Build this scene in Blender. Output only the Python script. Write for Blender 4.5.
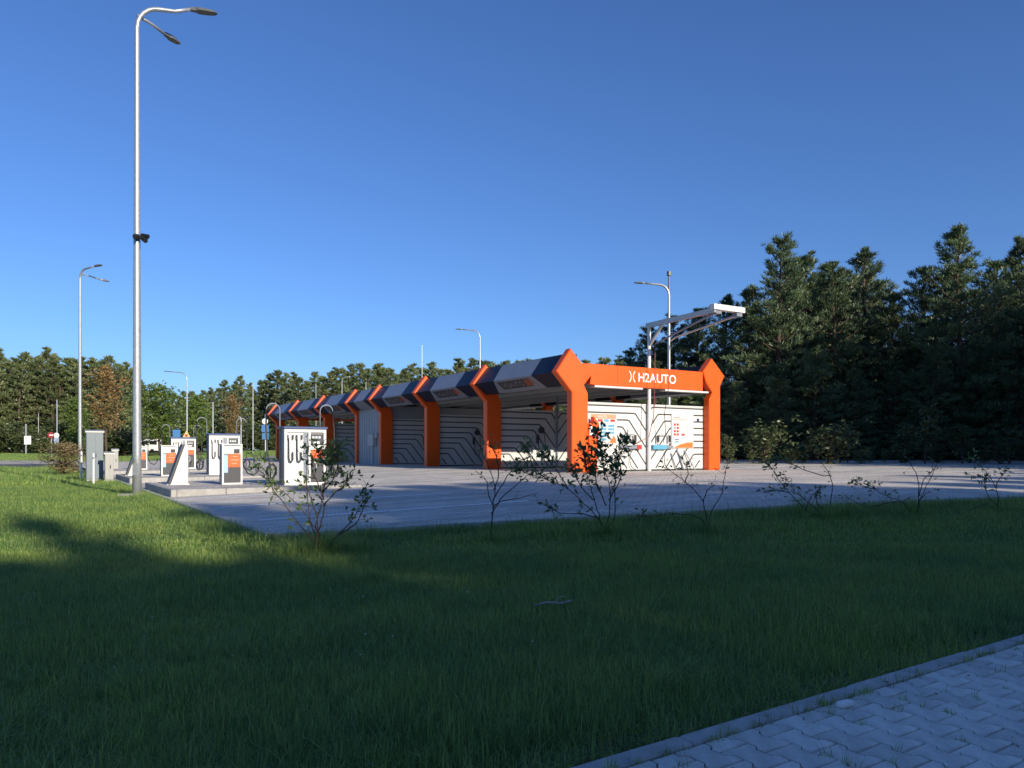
import bpy, math, random
import numpy as np
from mathutils import Vector, Matrix, noise
R = math.radians
rnd = random.Random(7)
S = bpy.context.scene
for o in list(bpy.data.objects): bpy.data.objects.remove(o)

# ------------------------------------------------------------------ camera
EYE = 1.0
HZ = 450.0; F = 770.0
cam = bpy.data.cameras.new('camera'); camo = bpy.data.objects.new('camera', cam)
S.collection.objects.link(camo); S.camera = camo
camo.location = (0, 0, EYE); camo.rotation_euler = (R(90), 0, 0)
cam.sensor_fit = 'HORIZONTAL'; cam.sensor_width = 36; cam.lens = 36 * F / 1024
cam.shift_y = (HZ - 384) / 1024; cam.clip_start = .05; cam.clip_end = 3000

# ------------------------------------------------------------------ light
SUN_EL = 20.5; SX, SY = .636, -.772            # horizontal direction towards the sun
w = bpy.data.worlds.new("World"); S.world = w; w.use_nodes = True
nt = w.node_tree; bg = nt.nodes['Background']
sky = nt.nodes.new('ShaderNodeTexSky'); sky.sky_type = 'NISHITA'; sky.sun_disc = False
sky.sun_elevation = R(SUN_EL); sky.sun_rotation = math.atan2(SX, SY)
sky.air_density = 1.0; sky.dust_density = 0.6; sky.ozone_density = 2.6
tint = nt.nodes.new('ShaderNodeVectorMath'); tint.operation = 'MULTIPLY'; tint.inputs[1].default_value = (.240, .350, .545)   # clear, dry morning air, cool white balance
nt.links.new(sky.outputs[0], tint.inputs[0])
nt.links.new(tint.outputs[0], bg.inputs[0]); bg.inputs[1].default_value = .12
sl = bpy.data.lights.new('sun', 'SUN'); so = bpy.data.objects.new('sun', sl); S.collection.objects.link(so)
sl.energy = 2.65; sl.angle = R(.5); sl.color = (1, .90, .75)
sv = Vector((SX * math.cos(R(SUN_EL)), SY * math.cos(R(SUN_EL)), math.sin(R(SUN_EL))))
so.rotation_euler = sv.to_track_quat('Z', 'Y').to_euler(); so.location = (20, -30, 30)
vs = S.view_settings; vs.view_transform = 'Standard'; vs.look = 'None'; vs.gamma = 1; vs.exposure = 1.22
S.cycles.use_denoising = True; S.cycles.max_bounces = 6; S.cycles.transparent_max_bounces = 8

# ------------------------------------------------------------------ frame of the site
GX, GY = .848, .530                            # along the gable
OX, OY = 1.95, 25.0                            # outer foot of the gable's near column
ANG = math.atan2(GY, GX)
def uv2w(u, v): return (OX + GX * u - GY * v, OY + GY * u + GX * v)
def w2uv(x, y): dx, dy = x - OX, y - OY; return (dx * GX + dy * GY, -dx * GY + dy * GX)
def smooth(a, b, t): t = min(1, max(0, (t - a) / (b - a))); return t * t * (3 - 2 * t)
PAD = .24
def gz(x, y):
    u, v = w2uv(x, y)
    z = PAD + .026 * max(-13., min(0, u + 1))
    z *= min(1, max(0, (v + 18.1) / 5.5))
    far = max(0, y - 32)
    z += smooth(-2, 10, u) * .014 * min(far, 40) + (1 - smooth(-14, -9, u)) * min(.62, .010 * max(0, y - 38))
    return z
def hit(px, py, dz=0.):
    a, b = .5, 400.
    k = (px - 512) / F; m = -(py - HZ) / F
    y = 1.5
    while y < 400:
        if EYE + m * y <= gz(k * y, y) + dz: break
        y += .05 if y < 60 else .5
    return (k * y, y)

# ------------------------------------------------------------------ materials
MATS = {}
def mat(name, col, rough=.6, metal=0., var=0., vscale=6., bump=0., bscale=60., spec=.5, trans=0., attr=None, rand=0.):
    if name in MATS: return MATS[name]
    m = bpy.data.materials.new(name); m.use_nodes = True; n = m.node_tree; L = n.links.new
    p = n.nodes['Principled BSDF']
    p.inputs['Roughness'].default_value = rough; p.inputs['Metallic'].default_value = metal
    p.inputs['Specular IOR Level'].default_value = spec
    c = n.nodes.new('ShaderNodeRGB'); c.outputs[0].default_value = (*col, 1); out = c.outputs[0]
    tc = n.nodes.new('ShaderNodeTexCoord')
    if var:
        t = n.nodes.new('ShaderNodeTexNoise'); t.inputs['Scale'].default_value = vscale; t.inputs['Detail'].default_value = 6
        L(tc.outputs['Object'], t.inputs['Vector'])
        mr = n.nodes.new('ShaderNodeMapRange'); L(t.outputs[0], mr.inputs[0])
        mr.inputs[1].default_value = .3; mr.inputs[2].default_value = .7
        mr.inputs[3].default_value = 1 - var; mr.inputs[4].default_value = 1 + var
        mx = n.nodes.new('ShaderNodeVectorMath'); mx.operation = 'SCALE'; L(out, mx.inputs[0]); L(mr.outputs[0], mx.inputs[3]); out = mx.outputs[0]
        rr = n.nodes.new('ShaderNodeMapRange'); L(t.outputs[0], rr.inputs[0]); rr.inputs[3].default_value = rough * .8; rr.inputs[4].default_value = min(1, rough * 1.2); L(rr.outputs[0], p.inputs['Roughness'])
    if rand:
        oi = n.nodes.new('ShaderNodeObjectInfo'); mr = n.nodes.new('ShaderNodeMapRange'); L(oi.outputs['Random'], mr.inputs[0])
        mr.inputs[3].default_value = 1 - rand; mr.inputs[4].default_value = 1 + rand
        mx = n.nodes.new('ShaderNodeVectorMath'); mx.operation = 'SCALE'; L(out, mx.inputs[0]); L(mr.outputs[0], mx.inputs[3]); out = mx.outputs[0]
    if attr:
        at = n.nodes.new('ShaderNodeAttribute'); at.attribute_name = attr
        mx = n.nodes.new('ShaderNodeVectorMath'); mx.operation = 'MULTIPLY'; L(out, mx.inputs[0]); L(at.outputs['Color'], mx.inputs[1]); out = mx.outputs[0]
    L(out, p.inputs['Base Color'])
    if bump:
        t2 = n.nodes.new('ShaderNodeTexNoise'); t2.inputs['Scale'].default_value = bscale; t2.inputs['Detail'].default_value = 5
        L(tc.outputs['Object'], t2.inputs['Vector'])
        b = n.nodes.new('ShaderNodeBump'); b.inputs['Strength'].default_value = bump; b.inputs['Distance'].default_value = .01
        L(t2.outputs[0], b.inputs['Height']); L(b.outputs[0], p.inputs['Normal'])
    if trans:
        tr = n.nodes.new('ShaderNodeBsdfTranslucent'); L(out, tr.inputs[0]); ms = n.nodes.new('ShaderNodeMixShader'); ms.inputs[0].default_value = trans
        L(p.outputs[0], ms.inputs[1]); L(tr.outputs[0], ms.inputs[2]); L(ms.outputs[0], n.nodes['Material Output'].inputs[0])
    MATS[name] = m; return m
ORANGE = mat('orange_powder_coat', (.80, .098, .004), .42, var=.05, vscale=3, bump=.05, bscale=200)
NAVY = mat('navy_coated_sheet', (.005, .010, .026), .45, spec=.25, var=.12, vscale=3)
GREY = mat('grey_coated_sheet', (.20, .225, .265), .42, var=.08, vscale=2.5)
WHITE = mat('white_panel', (.60, .595, .565), .45, var=.05, vscale=2.)
DARK = mat('charcoal_trim', (.035, .037, .045), .5)
GALV = mat('galvanised_steel', (.42, .44, .45), .38, metal=.55, var=.12, vscale=14)
STEEL = mat('brushed_stainless', (.50, .49, .45), .42, metal=.5, var=.08, vscale=5)
BLACK = mat('black_rubber', (.012, .012, .013), .45)
LAMPG = mat('lamp_head_grey', (.10, .105, .11), .4)
CONC = mat('concrete', (.34, .325, .30), .9, var=.16, vscale=7, bump=.5, bscale=70)
CONCW = mat('weathered_kerb_concrete', (.40, .39, .37), .92, var=.2, vscale=11, bump=.7, bscale=90, rand=.08)
PAVER = mat('paver_concrete', (.66, .63, .57), .9, var=.18, vscale=14, bump=.8, bscale=120, rand=.13)
BARK = mat('pine_bark', (.085, .055, .038), .95, var=.3, vscale=5, bump=.8, bscale=25)
TWIG = mat('shrub_twig_bark', (.07, .042, .032), .8, var=.2, vscale=20)
LETTER = mat('white_lettering', (.80, .79, .76), .5)
SOIL = mat('bare_soil', (.045, .038, .025), .98, var=.35, vscale=25, bump=1, bscale=60)
REDP = mat('red_print', (.55, .03, .03), .5)
BLUEP = mat('blue_sign_print', (.07, .20, .42), .5)
CYANP = mat('teal_print', (.10, .33, .48), .5)
GLASS = mat('dark_window_glass', (.015, .018, .022), .08)
YELLOW = mat('yellow_sign_print', (.75, .55, .25), .5)
WPAINT = mat('white_road_paint', (.88, .88, .86), .8, var=.06, vscale=9)

def leafmat(name, a, b, trans=.25, rough=.42, rand=.12):
    """foliage: colour drifts between A and B from tuft to tuft (attribute 'tone')"""
    if name in MATS: return MATS[name]
    m = bpy.data.materials.new(name); m.use_nodes = True; n = m.node_tree; L = n.links.new; p = n.nodes['Principled BSDF']
    at = n.nodes.new('ShaderNodeAttribute'); at.attribute_name = 'tone'
    mx = n.nodes.new('ShaderNodeMix'); mx.data_type = 'RGBA'; L(at.outputs['Fac'], mx.inputs[0])
    mx.inputs[6].default_value = (*a, 1); mx.inputs[7].default_value = (*b, 1)
    oi = n.nodes.new('ShaderNodeObjectInfo'); mr = n.nodes.new('ShaderNodeMapRange'); L(oi.outputs['Random'], mr.inputs[0])
    mr.inputs[3].default_value = 1 - rand; mr.inputs[4].default_value = 1 + rand
    sc = n.nodes.new('ShaderNodeVectorMath'); sc.operation = 'SCALE'; L(mx.outputs[2], sc.inputs[0]); L(mr.outputs[0], sc.inputs[3])
    L(sc.outputs[0], p.inputs['Base Color']); p.inputs['Roughness'].default_value = rough; p.inputs['Specular IOR Level'].default_value = .5
    tr = n.nodes.new('ShaderNodeBsdfTranslucent'); L(sc.outputs[0], tr.inputs[0]); ms = n.nodes.new('ShaderNodeMixShader'); ms.inputs[0].default_value = trans
    L(p.outputs[0], ms.inputs[1]); L(tr.outputs[0], ms.inputs[2]); L(ms.outputs[0], n.nodes['Material Output'].inputs[0])
    MATS[name] = m; return m
NEEDLE = leafmat('pine_needles', (.036, .064, .030), (.165, .225, .095), .22)
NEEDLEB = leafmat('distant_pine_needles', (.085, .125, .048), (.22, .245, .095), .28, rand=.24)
LEAF = leafmat('shrub_leaves', (.10, .17, .055), (.21, .29, .11), .38)
LEAFG = leafmat('young_tree_leaves', (.10, .17, .035), (.20, .26, .06), .4)
LEAFO = leafmat('browning_leaves', (.17, .15, .055), (.36, .20, .075), .4)
LEAFS = leafmat('sumac_leaves', (.055, .085, .03), (.13, .155, .06), .3)

# ------------------------------------------------------------------ mesh helpers
class MB:
    def __init__(s): s.v = []; s.f = []; s.m = []; s.t = []
    def add(s, vs, fs, mi=0):
        n = len(s.v); s.v += [tuple(a) for a in vs]; s.f += [tuple(i + n for i in f) for f in fs]; s.m += [mi] * len(fs); return s
    def box(s, x0, x1, y0, y1, z0, z1, mi=0, bev=0.):
        b = bev
        if b <= 0:
            vs = [(x, y, z) for z in (z0, z1) for y in (y0, y1) for x in (x0, x1)]
            return s.add(vs, [(0, 2, 3, 1), (4, 5, 7, 6), (0, 1, 5, 4), (2, 6, 7, 3), (0, 4, 6, 2), (1, 3, 7, 5)], mi)
        # chamfered box: top and vertical edges
        def ring(i, z): return [(x0 + i, y0, z), (x1 - i, y0, z), (x1, y0 + i, z), (x1, y1 - i, z), (x1 - i, y1, z), (x0 + i, y1, z), (x0, y1 - i, z), (x0, y0 + i, z)]
        def ringi(i, z): return [(x0 + 2 * i, y0 + i, z), (x1 - 2 * i, y0 + i, z), (x1 - i, y0 + 2 * i, z), (x1 - i, y1 - 2 * i, z), (x1 - 2 * i, y1 - i, z), (x0 + 2 * i, y1 - i, z), (x0 + i, y1 - 2 * i, z), (x0 + i, y0 + 2 * i, z)]
        vs = ringi(b, z0) + ring(b, z0 + b) + ring(b, z1 - b) + ringi(b, z1)
        fs = [tuple(range(7, -1, -1)), tuple(range(24, 32))]
        for k in range(3):
            for i in range(8): j = (i + 1) % 8; fs.append((k * 8 + i, k * 8 + j, k * 8 + 8 + j, k * 8 + 8 + i))
        return s.add(vs, fs, mi)
    def prism(s, poly, y0, y1, mi=0, ax='xz'):
        """closed outline POLY in the x-z plane pushed along y"""
        n = len(poly)
        if ax == 'xz': a = [(p[0], y0, p[1]) for p in poly] + [(p[0], y1, p[1]) for p in poly]
        elif ax == 'xy': a = [(p[0], p[1], y0) for p in poly] + [(p[0], p[1], y1) for p in poly]
        else: a = [(y0, p[0], p[1]) for p in poly] + [(y1, p[0], p[1]) for p in poly]
        fs = [tuple(range(n)), tuple(range(2 * n - 1, n - 1, -1))] + [(i, n + i, n + (i + 1) % n, (i + 1) % n) for i in range(n)]
        return s.add(a, fs, mi)
    def tube(s, pts, r, n=8, mi=0, caps=True):
        P = [Vector(p) for p in pts]; rs = r if hasattr(r, '__len__') else [r] * len(P)
        u = None; rings = []
        for i, p in enumerate(P):
            t = (P[min(i + 1, len(P) - 1)] - P[max(i - 1, 0)])
            t = t.normalized() if t.length > 1e-9 else Vector((0, 0, 1))
            if u is None: u = t.cross(Vector((0, 0, 1)) if abs(t.z) < .9 else Vector((1, 0, 0)))
            u = (u - t * u.dot(t)); u = u.normalized() if u.length > 1e-6 else t.orthogonal().normalized()
            q = t.cross(u); rings.append([p + (u * math.cos(2 * math.pi * k / n) + q * math.sin(2 * math.pi * k / n)) * rs[i] for k in range(n)])
        vs = [a for rg in rings for a in rg]; fs = []
        for i in range(len(P) - 1):
            for k in range(n): j = (k + 1) % n; fs.append((i * n + k, i * n + j, (i + 1) * n + j, (i + 1) * n + k))
        if caps: fs += [tuple(range(n - 1, -1, -1)), tuple(range((len(P) - 1) * n, len(P) * n))]
        return s.add(vs, fs, mi)
    def bar(s, a, b, w, h, mi=0):
        """square bar from A to B"""
        A, B = Vector(a), Vector(b); t = (B - A).normalized()
        q = t.cross(Vector((0, 0, 1))); q = q.normalized() if q.length > 1e-3 else Vector((1, 0, 0)); k = q.cross(t)
        vs = [p + q * (i * w / 2) + k * (j * h / 2) for p in (A, B) for i, j in ((-1, -1), (1, -1), (1, 1), (-1, 1))]
        return s.add(vs, [(0, 1, 2, 3), (7, 6, 5, 4), (0, 4, 5, 1), (1, 5, 6, 2), (2, 6, 7, 3), (3, 7, 4, 0)], mi)
    def mesh(s, name, mats, smooth=False):
        me = bpy.data.meshes.new(name); me.from_pydata(s.v, [], s.f); me.update()
        for m in (mats if isinstance(mats, (list, tuple)) else [mats]): me.materials.append(m)
        me.polygons.foreach_set('material_index', s.m)
        if smooth: me.polygons.foreach_set('use_smooth', [True] * len(s.f))
        if s.t:
            at = me.attributes.new('tone', 'FLOAT', 'FACE'); at.data.foreach_set('value', s.t)
        return me
    def build(s, name, mats, parent=None, smooth=False, loc=None):
        return put(name, s.mesh(name, mats, smooth), parent, loc)
def put(name, me, parent=None, loc=None, rot=None):
    o = bpy.data.objects.new(name, me); S.collection.objects.link(o)
    if parent: o.parent = parent
    if loc: o.location = loc
    if rot: o.rotation_euler = rot
    return o
def tag(o, label=None, cat=None, group=None, kind=None):
    for k, v in (('label', label), ('category', cat), ('group', group), ('kind', kind)):
        if v: o[k] = v
    return o
def thing(name, label, cat, loc=(0, 0, 0), rz=0, group=None):
    o = bpy.data.objects.new(name, None); S.collection.objects.link(o); o.location = loc; o.rotation_euler = (0, 0, rz); o.empty_display_size = .2
    return tag(o, label, cat, group)
def copy_tree(o, parent=None):
    c = o.copy(); S.collection.objects.link(c)
    if parent: c.parent = parent
    for ch in list(o.children): copy_tree(ch, c)
    return c
def text_mb(mb, txt, size, x, y, z, depth=.012, mi=0, xz=True, extra=1., bold=.0):
    """letters standing in the local x-z plane facing -y"""
    cu = bpy.data.curves.new('txt', 'FONT'); cu.body = txt; cu.size = size; cu.extrude = depth / 2; cu.resolution_u = 3; cu.offset = bold; cu.space_character = extra
    ob = bpy.data.objects.new('txt', cu); S.collection.objects.link(ob)
    dg = bpy.context.evaluated_depsgraph_get(); me = ob.evaluated_get(dg).to_mesh()
    vs = [(a.co.x + x, y - a.co.z, a.co.y + z) for a in me.vertices]; fs = [tuple(p.vertices) for p in me.polygons]
    wdt = max(a[0] for a in vs) if vs else x
    mb.add(vs, fs, mi); ob.evaluated_get(dg).to_mesh_clear(); bpy.data.objects.remove(ob); bpy.data.curves.remove(cu)
    return wdt

# ------------------------------------------------------------------ ground sheets (grid in u, v)
def sheet(name, us, vs_, inside, dz, m, kind='structure', polar=None):
    mb = MB(); idx = {}
    for i, u in enumerate(us):
        for j, v in enumerate(vs_):
            x, y = uv2w(u, v); idx[i, j] = len(mb.v); mb.v.append((x, y, gz(x, y) + dz))
    for i in range(len(us) - 1):
        for j in range(len(vs_) - 1):
            if inside((us[i] + us[i + 1]) / 2, (vs_[j] + vs_[j + 1]) / 2): mb.f.append((idx[i, j], idx[i + 1, j], idx[i + 1, j + 1], idx[i, j + 1])); mb.m.append(0)
    o = mb.build(name, m, smooth=True); return tag(o, kind=kind)
def steps(a, b, d): return [a + (b - a) * k / max(1, round((b - a) / d)) for k in range(max(1, round((b - a) / d)) + 1)]
def lawn_material():
    m = bpy.data.materials.new('lawn_ground'); m.use_nodes = True; n = m.node_tree; L = n.links.new; p = n.nodes['Principled BSDF']
    tc = n.nodes.new('ShaderNodeTexCoord'); t = n.nodes.new('ShaderNodeTexNoise'); t.inputs['Scale'].default_value = .35; t.inputs['Detail'].default_value = 8; L(tc.outputs['Object'], t.inputs['Vector'])
    cr = n.nodes.new('ShaderNodeValToRGB'); L(t.outputs[0], cr.inputs[0])
    cr.color_ramp.elements[0].position = .3; cr.color_ramp.elements[0].color = (.08, .10, .035, 1)
    cr.color_ramp.elements[1].position = .7; cr.color_ramp.elements[1].color = (.12, .16, .04, 1)
    L(cr.outputs[0], p.inputs['Base Color']); p.inputs['Roughness'].default_value = .95; p.inputs['Specular IOR Level'].default_value = .1
    t2 = n.nodes.new('ShaderNodeTexNoise'); t2.inputs['Scale'].default_value = 30; t2.inputs['Detail'].default_value = 6; L(tc.outputs['Object'], t2.inputs['Vector'])
    b = n.nodes.new('ShaderNodeBump'); b.inputs['Strength'].default_value = 1; b.inputs['Distance'].default_value = .05; L(t2.outputs[0], b.inputs['Height']); L(b.outputs[0], p.inputs['Normal'])
    return m
LAWN = lawn_material()
far_u = [-900, -500, -300, -200, -140, -100, -80] + steps(-70, 70, 1.0) + [80, 100, 140, 200, 300, 500, 900]
far_v = [-900, -400, -200, -100, -60, -40] + steps(-30, 100, 1.0) + [110, 130, 160, 200, 260, 350, 500, 1000]
sheet('ground', far_u, far_v, lambda u, v: True, -.05, LAWN)

# plaza outline in (u, v): near corner, right front, back
C0 = w2uv(-2.95, 9.45); C1 = w2uv(8.4, 12.9); slope = (C1[1] - C0[1]) / (C1[0] - C0[0])
UL = C0[0]; UR = 60.; VB = 46.
def vfront(u): return C0[1] + slope * (u - UL)
def uright_back(u): return VB if u < 8 else max(19., 27.5 - .0 * u)
def brick_ground(name, c1, c2, mortar, bw, bh, rot=0., squash=1.):
    m = bpy.data.materials.new(name); m.use_nodes = True; n = m.node_tree; L = n.links.new; p = n.nodes['Principled BSDF']
    tc = n.nodes.new('ShaderNodeTexCoord'); mp = n.nodes.new('ShaderNodeMapping'); L(tc.outputs['Object'], mp.inputs[0]); mp.inputs['Rotation'].default_value = (0, 0, -ANG + rot)
    br = n.nodes.new('ShaderNodeTexBrick'); L(mp.outputs[0], br.inputs['Vector']); br.inputs['Scale'].default_value = 1
    br.inputs['Brick Width'].default_value = bw; br.inputs['Row Height'].default_value = bh; br.inputs['Mortar Size'].default_value = .006; br.inputs['Mortar Smooth'].default_value = .3
    br.inputs['Color1'].default_value = (*c1, 1); br.inputs['Color2'].default_value = (*c2, 1); br.inputs['Mortar'].default_value = (*mortar, 1); br.inputs['Bias'].default_value = 0
    t = n.nodes.new('ShaderNodeTexNoise'); t.inputs['Scale'].default_value = .9; t.inputs['Detail'].default_value = 9; t.inputs['Roughness'].default_value = .65; L(tc.outputs['Object'], t.inputs['Vector'])
    mr = n.nodes.new('ShaderNodeMapRange'); L(t.outputs[0], mr.inputs[0]); mr.inputs[1].default_value = .3; mr.inputs[2].default_value = .7; mr.inputs[3].default_value = .80; mr.inputs[4].default_value = 1.15
    sc = n.nodes.new('ShaderNodeVectorMath'); sc.operation = 'SCALE'; L(br.outputs[0], sc.inputs[0]); L(mr.outputs[0], sc.inputs[3]); L(sc.outputs[0], p.inputs['Base Color'])
    mp2 = n.nodes.new('ShaderNodeMapping'); L(mp.outputs[0], mp2.inputs[0]); mp2.inputs['Scale'].default_value = (.22, 1.6, 1)
    t3 = n.nodes.new('ShaderNodeTexNoise'); t3.inputs['Scale'].default_value = .8; t3.inputs['Detail'].default_value = 7; L(mp2.outputs[0], t3.inputs['Vector'])
    m3 = n.nodes.new('ShaderNodeMapRange'); L(t3.outputs[0], m3.inputs[0]); m3.inputs[1].default_value = .35; m3.inputs[2].default_value = .62; m3.inputs[3].default_value = .76; m3.inputs[4].default_value = 1.06
    s3 = n.nodes.new('ShaderNodeVectorMath'); s3.operation = 'SCALE'; L(sc.outputs[0], s3.inputs[0]); L(m3.outputs[0], s3.inputs[3]); L(s3.outputs[0], p.inputs['Base Color'])
    p.inputs['Roughness'].default_value = .9; p.inputs['Specular IOR Level'].default_value = .3
    b = n.nodes.new('ShaderNodeBump'); b.inputs['Strength'].default_value = .6; b.inputs['Distance'].default_value = .006; b.invert = True; L(br.outputs['Fac'], b.inputs['Height']); L(b.outputs[0], p.inputs['Normal'])
    return m
PLAZA = brick_ground('plaza_block_paving', (.70, .65, .565), (.56, .52, .455), (.18, .165, .145), .2, .1)
# plaza: columns of quads between its front line and its back
mb = MB(); us = steps(UL, UR, 1.0)
for i, u in enumerate(us):
    vf = vfront(u); vb = 46. if u < 8 else 26 + (u - 8) * -.12
    for j in range(41):
        v = vf + (vb - vf) * j / 40; x, y = uv2w(u, v); mb.v.append((x, y, gz(x, y) + .022))
for i in range(len(us) - 1):
    for j in range(40): mb.f.append((i * 41 + j, (i + 1) * 41 + j, (i + 1) * 41 + j + 1, i * 41 + j + 1)); mb.m.append(0)
plaza = tag(mb.build('plaza', PLAZA, smooth=True), kind='structure')
# edging kerb stones of the plaza
def kerb_stone(a, b, wdt, z, name, parent, m=CONCW, h=.10, gap=.006):
    """one stone lying from A to B (uv), its width to the outside"""
    mb = MB(); (x0, y0), (x1, y1) = uv2w(*a), uv2w(*b); L_ = math.hypot(x1 - x0, y1 - y0); an = math.atan2(y1 - y0, x1 - x0)
    mb.box(gap, L_ - gap, -wdt, 0, -h, 0, bev=.008)
    o = mb.build(name, m, parent); o.location = (x0, y0, gz(x0, y0) + z); dz = gz(x1, y1) - gz(x0, y0)
    o.rotation_euler = (0, -math.atan2(dz, L_), an); return o
n = 0; u = UL
while u < 14: kerb_stone((u, vfront(u)), (u + 1, vfront(u + 1)), .08, .040, 'kerb_stone', plaza); u += 1
v = 40.
while v > C0[1] - .5: kerb_stone((UL, v), (UL, max(C0[1], v - 1)), .08, .040, 'kerb_stone', plaza) if v - 1 < 22 and v > C0[1] + .2 else None; v -= 1
# painted parking lines
for v in (-8.7, -5.75, -2.8):
    mb = MB()
    for k in range(10):
        a = -12.1 + .47 * k
        if 1:
            q = [(a, v - .08), (a + .47, v - .08), (a + .47, v + .08), (a, v + .08)]
            mb.add([(*uv2w(*p), gz(*uv2w(*p)) + .027) for p in q], [(0, 1, 2, 3)])
    tag(mb.build('parking_line', WPAINT), kind='structure')

# ------------------------------------------------------------------ pavement in the foreground: zigzag pavers + kerb
pave = None
U0, V0 = 0., 0.                                # the pavement's own frame: kerb's lawn-side line v = 0
PA = math.atan2(1.701, 2.499); PCX, PCY = .284, 2.484
def p2w(u, v): return (PCX + math.cos(PA) * u - math.sin(PA) * v, PCY + math.sin(PA) * u + math.cos(PA) * v)
def w2p(x, y): dx, dy = x - PCX, y - PCY; return (dx * math.cos(PA) + dy * math.sin(PA), -dx * math.sin(PA) + dy * math.cos(PA))
mb = MB(); 
for q in ([(-40, V0 - .08), (40, V0 - .08), (40, V0 - 5), (-40, V0 - 5)],):
    mb.add([(*p2w(*p), -.045) for p in q], [(3, 2, 1, 0)])
pave = tag(mb.build('pavement', SOIL), kind='structure')
PL, PW = .170, .126
def edgef(t):                                  # waisted stone: wide ends, narrow middle
    p = (t / PL) % 1.; a = .0105
    def up(x): return a * min(1, max(-1, x / .055))
    return up(.25 - p) if p < .5 else up(p - .75)
TS = [0, .10, .195, .25, .305, .5, .695, .75, .805, .90, 1]
def paver_ring(t0, t1, g=.0042):
    T = [t for t in TS if t0 <= t <= t1]; X = [min(max(t * PL, t0 * PL + g), t1 * PL - g) for t in T]
    return [(x, g - edgef(t * PL)) for x, t in zip(X, T)] + [(x, PW - g + edgef(t * PL)) for x, t in zip(X, T)][::-1]
def stone(ring):
    m_ = len(ring); cx = sum(p[0] for p in ring) / m_; cy = PW / 2; e = .0035
    ins = [(x + e * (1 if x < cx else -1) * (abs(x - cx) > PL * .2), y + e * (1 if y < cy else -1)) for x, y in ring]
    mb = MB(); vs = [(x, y, -.04) for x, y in ring] + [(x, y, -.0035) for x, y in ring] + [(x, y, 0) for x, y in ins]
    fs = [tuple(2 * m_ + i for i in range(m_))]
    for k in range(2):
        for i in range(m_): j = (i + 1) % m_; fs.append((k * m_ + i, k * m_ + j, k * m_ + m_ + j, k * m_ + m_ + i))
    return mb.add(vs, fs)
def paver_mesh(): return stone(paver_ring(0, 1)).mesh('paver', PAVER)
pvm = paver_mesh(); cnt = 0; rest = []
cells = []
for i in range(-60, 130):
    u = U0 + i * PW
    for j in range(0, 20):
        v = V0 - .088 - j * PL - (PL / 2 if i % 2 else 0)
        x, y = p2w(u + PW / 2, v - PL / 2)
        px = 512 + F * x / y if y > .5 else -9999; py = HZ + F * (EYE) / y if y > .5 else 9999
        d = 0 if (480 < px < 1100 and py < 830) else abs(px - 780) + max(0, py - 768)
        cells.append((d, u, v))
cells.sort(key=lambda c: c[0])
for k, (d, u, v) in enumerate(cells):
    x, y = p2w(u, v)
    if k < 296:
        o = put('paver', pvm, pave, (x, y, rnd.uniform(-.0012, .0012)), (rnd.uniform(-.005, .005), rnd.uniform(-.005, .005), PA - math.pi / 2))
    else: rest.append((x, y))
zr = PA - math.pi / 2; ca, sa = math.cos(zr), math.sin(zr)
mbr = MB(); base = [tuple(a.co) for a in pvm.vertices]; fcs = [tuple(p.vertices) for p in pvm.polygons]
for (x, y) in rest: mbr.add([(x + ca * a - sa * b, y + sa * a + ca * b, c - .001) for a, b, c in base], fcs)
tag(mbr.build('outer_pavers', PAVER, pave), kind='stuff')
# half stones closing the rows along the kerb
hm = stone([(x - PL / 2, y) for x, y in paver_ring(.5, 1)]).mesh('half_paver', PAVER)
for i in range(-59, 130, 2):
    u = U0 + i * PW
    if not (-1.6 < (i * PW) < 7.5): continue
    x, y = p2w(u, V0 - .088); put('half_paver', hm, pave, (x, y, rnd.uniform(-.002, .002)), (0, 0, zr))
# kerb: stones a metre long
kerb = None
for i in range(-12, 16):
    u = U0 + i * 1.0 + .35; mb = MB()
    mb.box(.003, .997, -.082, 0, -.15, 0, bev=.008)
    x, y = p2w(u, V0)
    o = put('kerb_stone', mb.mesh('kerb_stone', CONCW), pave, (x, y, .006 + rnd.uniform(-.003, .003)), (0, 0, PA + rnd.uniform(-.002, .002)))

# ------------------------------------------------------------------ road far behind
ASPH = mat('asphalt', (.085, .083, .085), .85, var=.15, vscale=2, bump=.4, bscale=40)
SAND = mat('dusty_shoulder', (.40, .36, .30), .95, var=.15, vscale=1.5)
def strip(name, pts, wd, dz, m, z0=None):
    """flat band along world points"""
    mb = MB(); P = [Vector((a, b)) for a, b in pts]
    fine = []
    for a, b in zip(P[:-1], P[1:]):
        k = max(1, int((b - a).length / 2)); fine += [a + (b - a) * i / k for i in range(k)]
    fine.append(P[-1]); off = wd if hasattr(wd, '__len__') else (-wd / 2, wd / 2)
    for i, p in enumerate(fine):
        t = (fine[min(i + 1, len(fine) - 1)] - fine[max(0, i - 1)]).normalized(); q = Vector((-t.y, t.x))
        for s in (0, .25, .5, .75, 1): a = p + q * (off[0] + (off[1] - off[0]) * s); mb.v.append((a.x, a.y, gz(a.x, a.y) + dz))
    for i in range(len(fine) - 1):
        for k in range(4): mb.f.append((i * 5 + k, i * 5 + 5 + k, i * 5 + 6 + k, i * 5 + k + 1)); mb.m.append(0)
    return tag(mb.build(name, m, smooth=True), kind='structure')
RD = [(-120, 44), (-70, 45.5), (-40, 47.5), (-22, 51), (-10, 58), (-2, 72), (4, 100), (8, 160)]
strip('road', RD, 6.5, .0, ASPH); strip('road_shoulder', RD, (3.3, 15), .0, SAND)
strip('far_road', [(-140, 148), (-60, 150), (0, 150), (60, 156)], 8, .02, ASPH)

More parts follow.
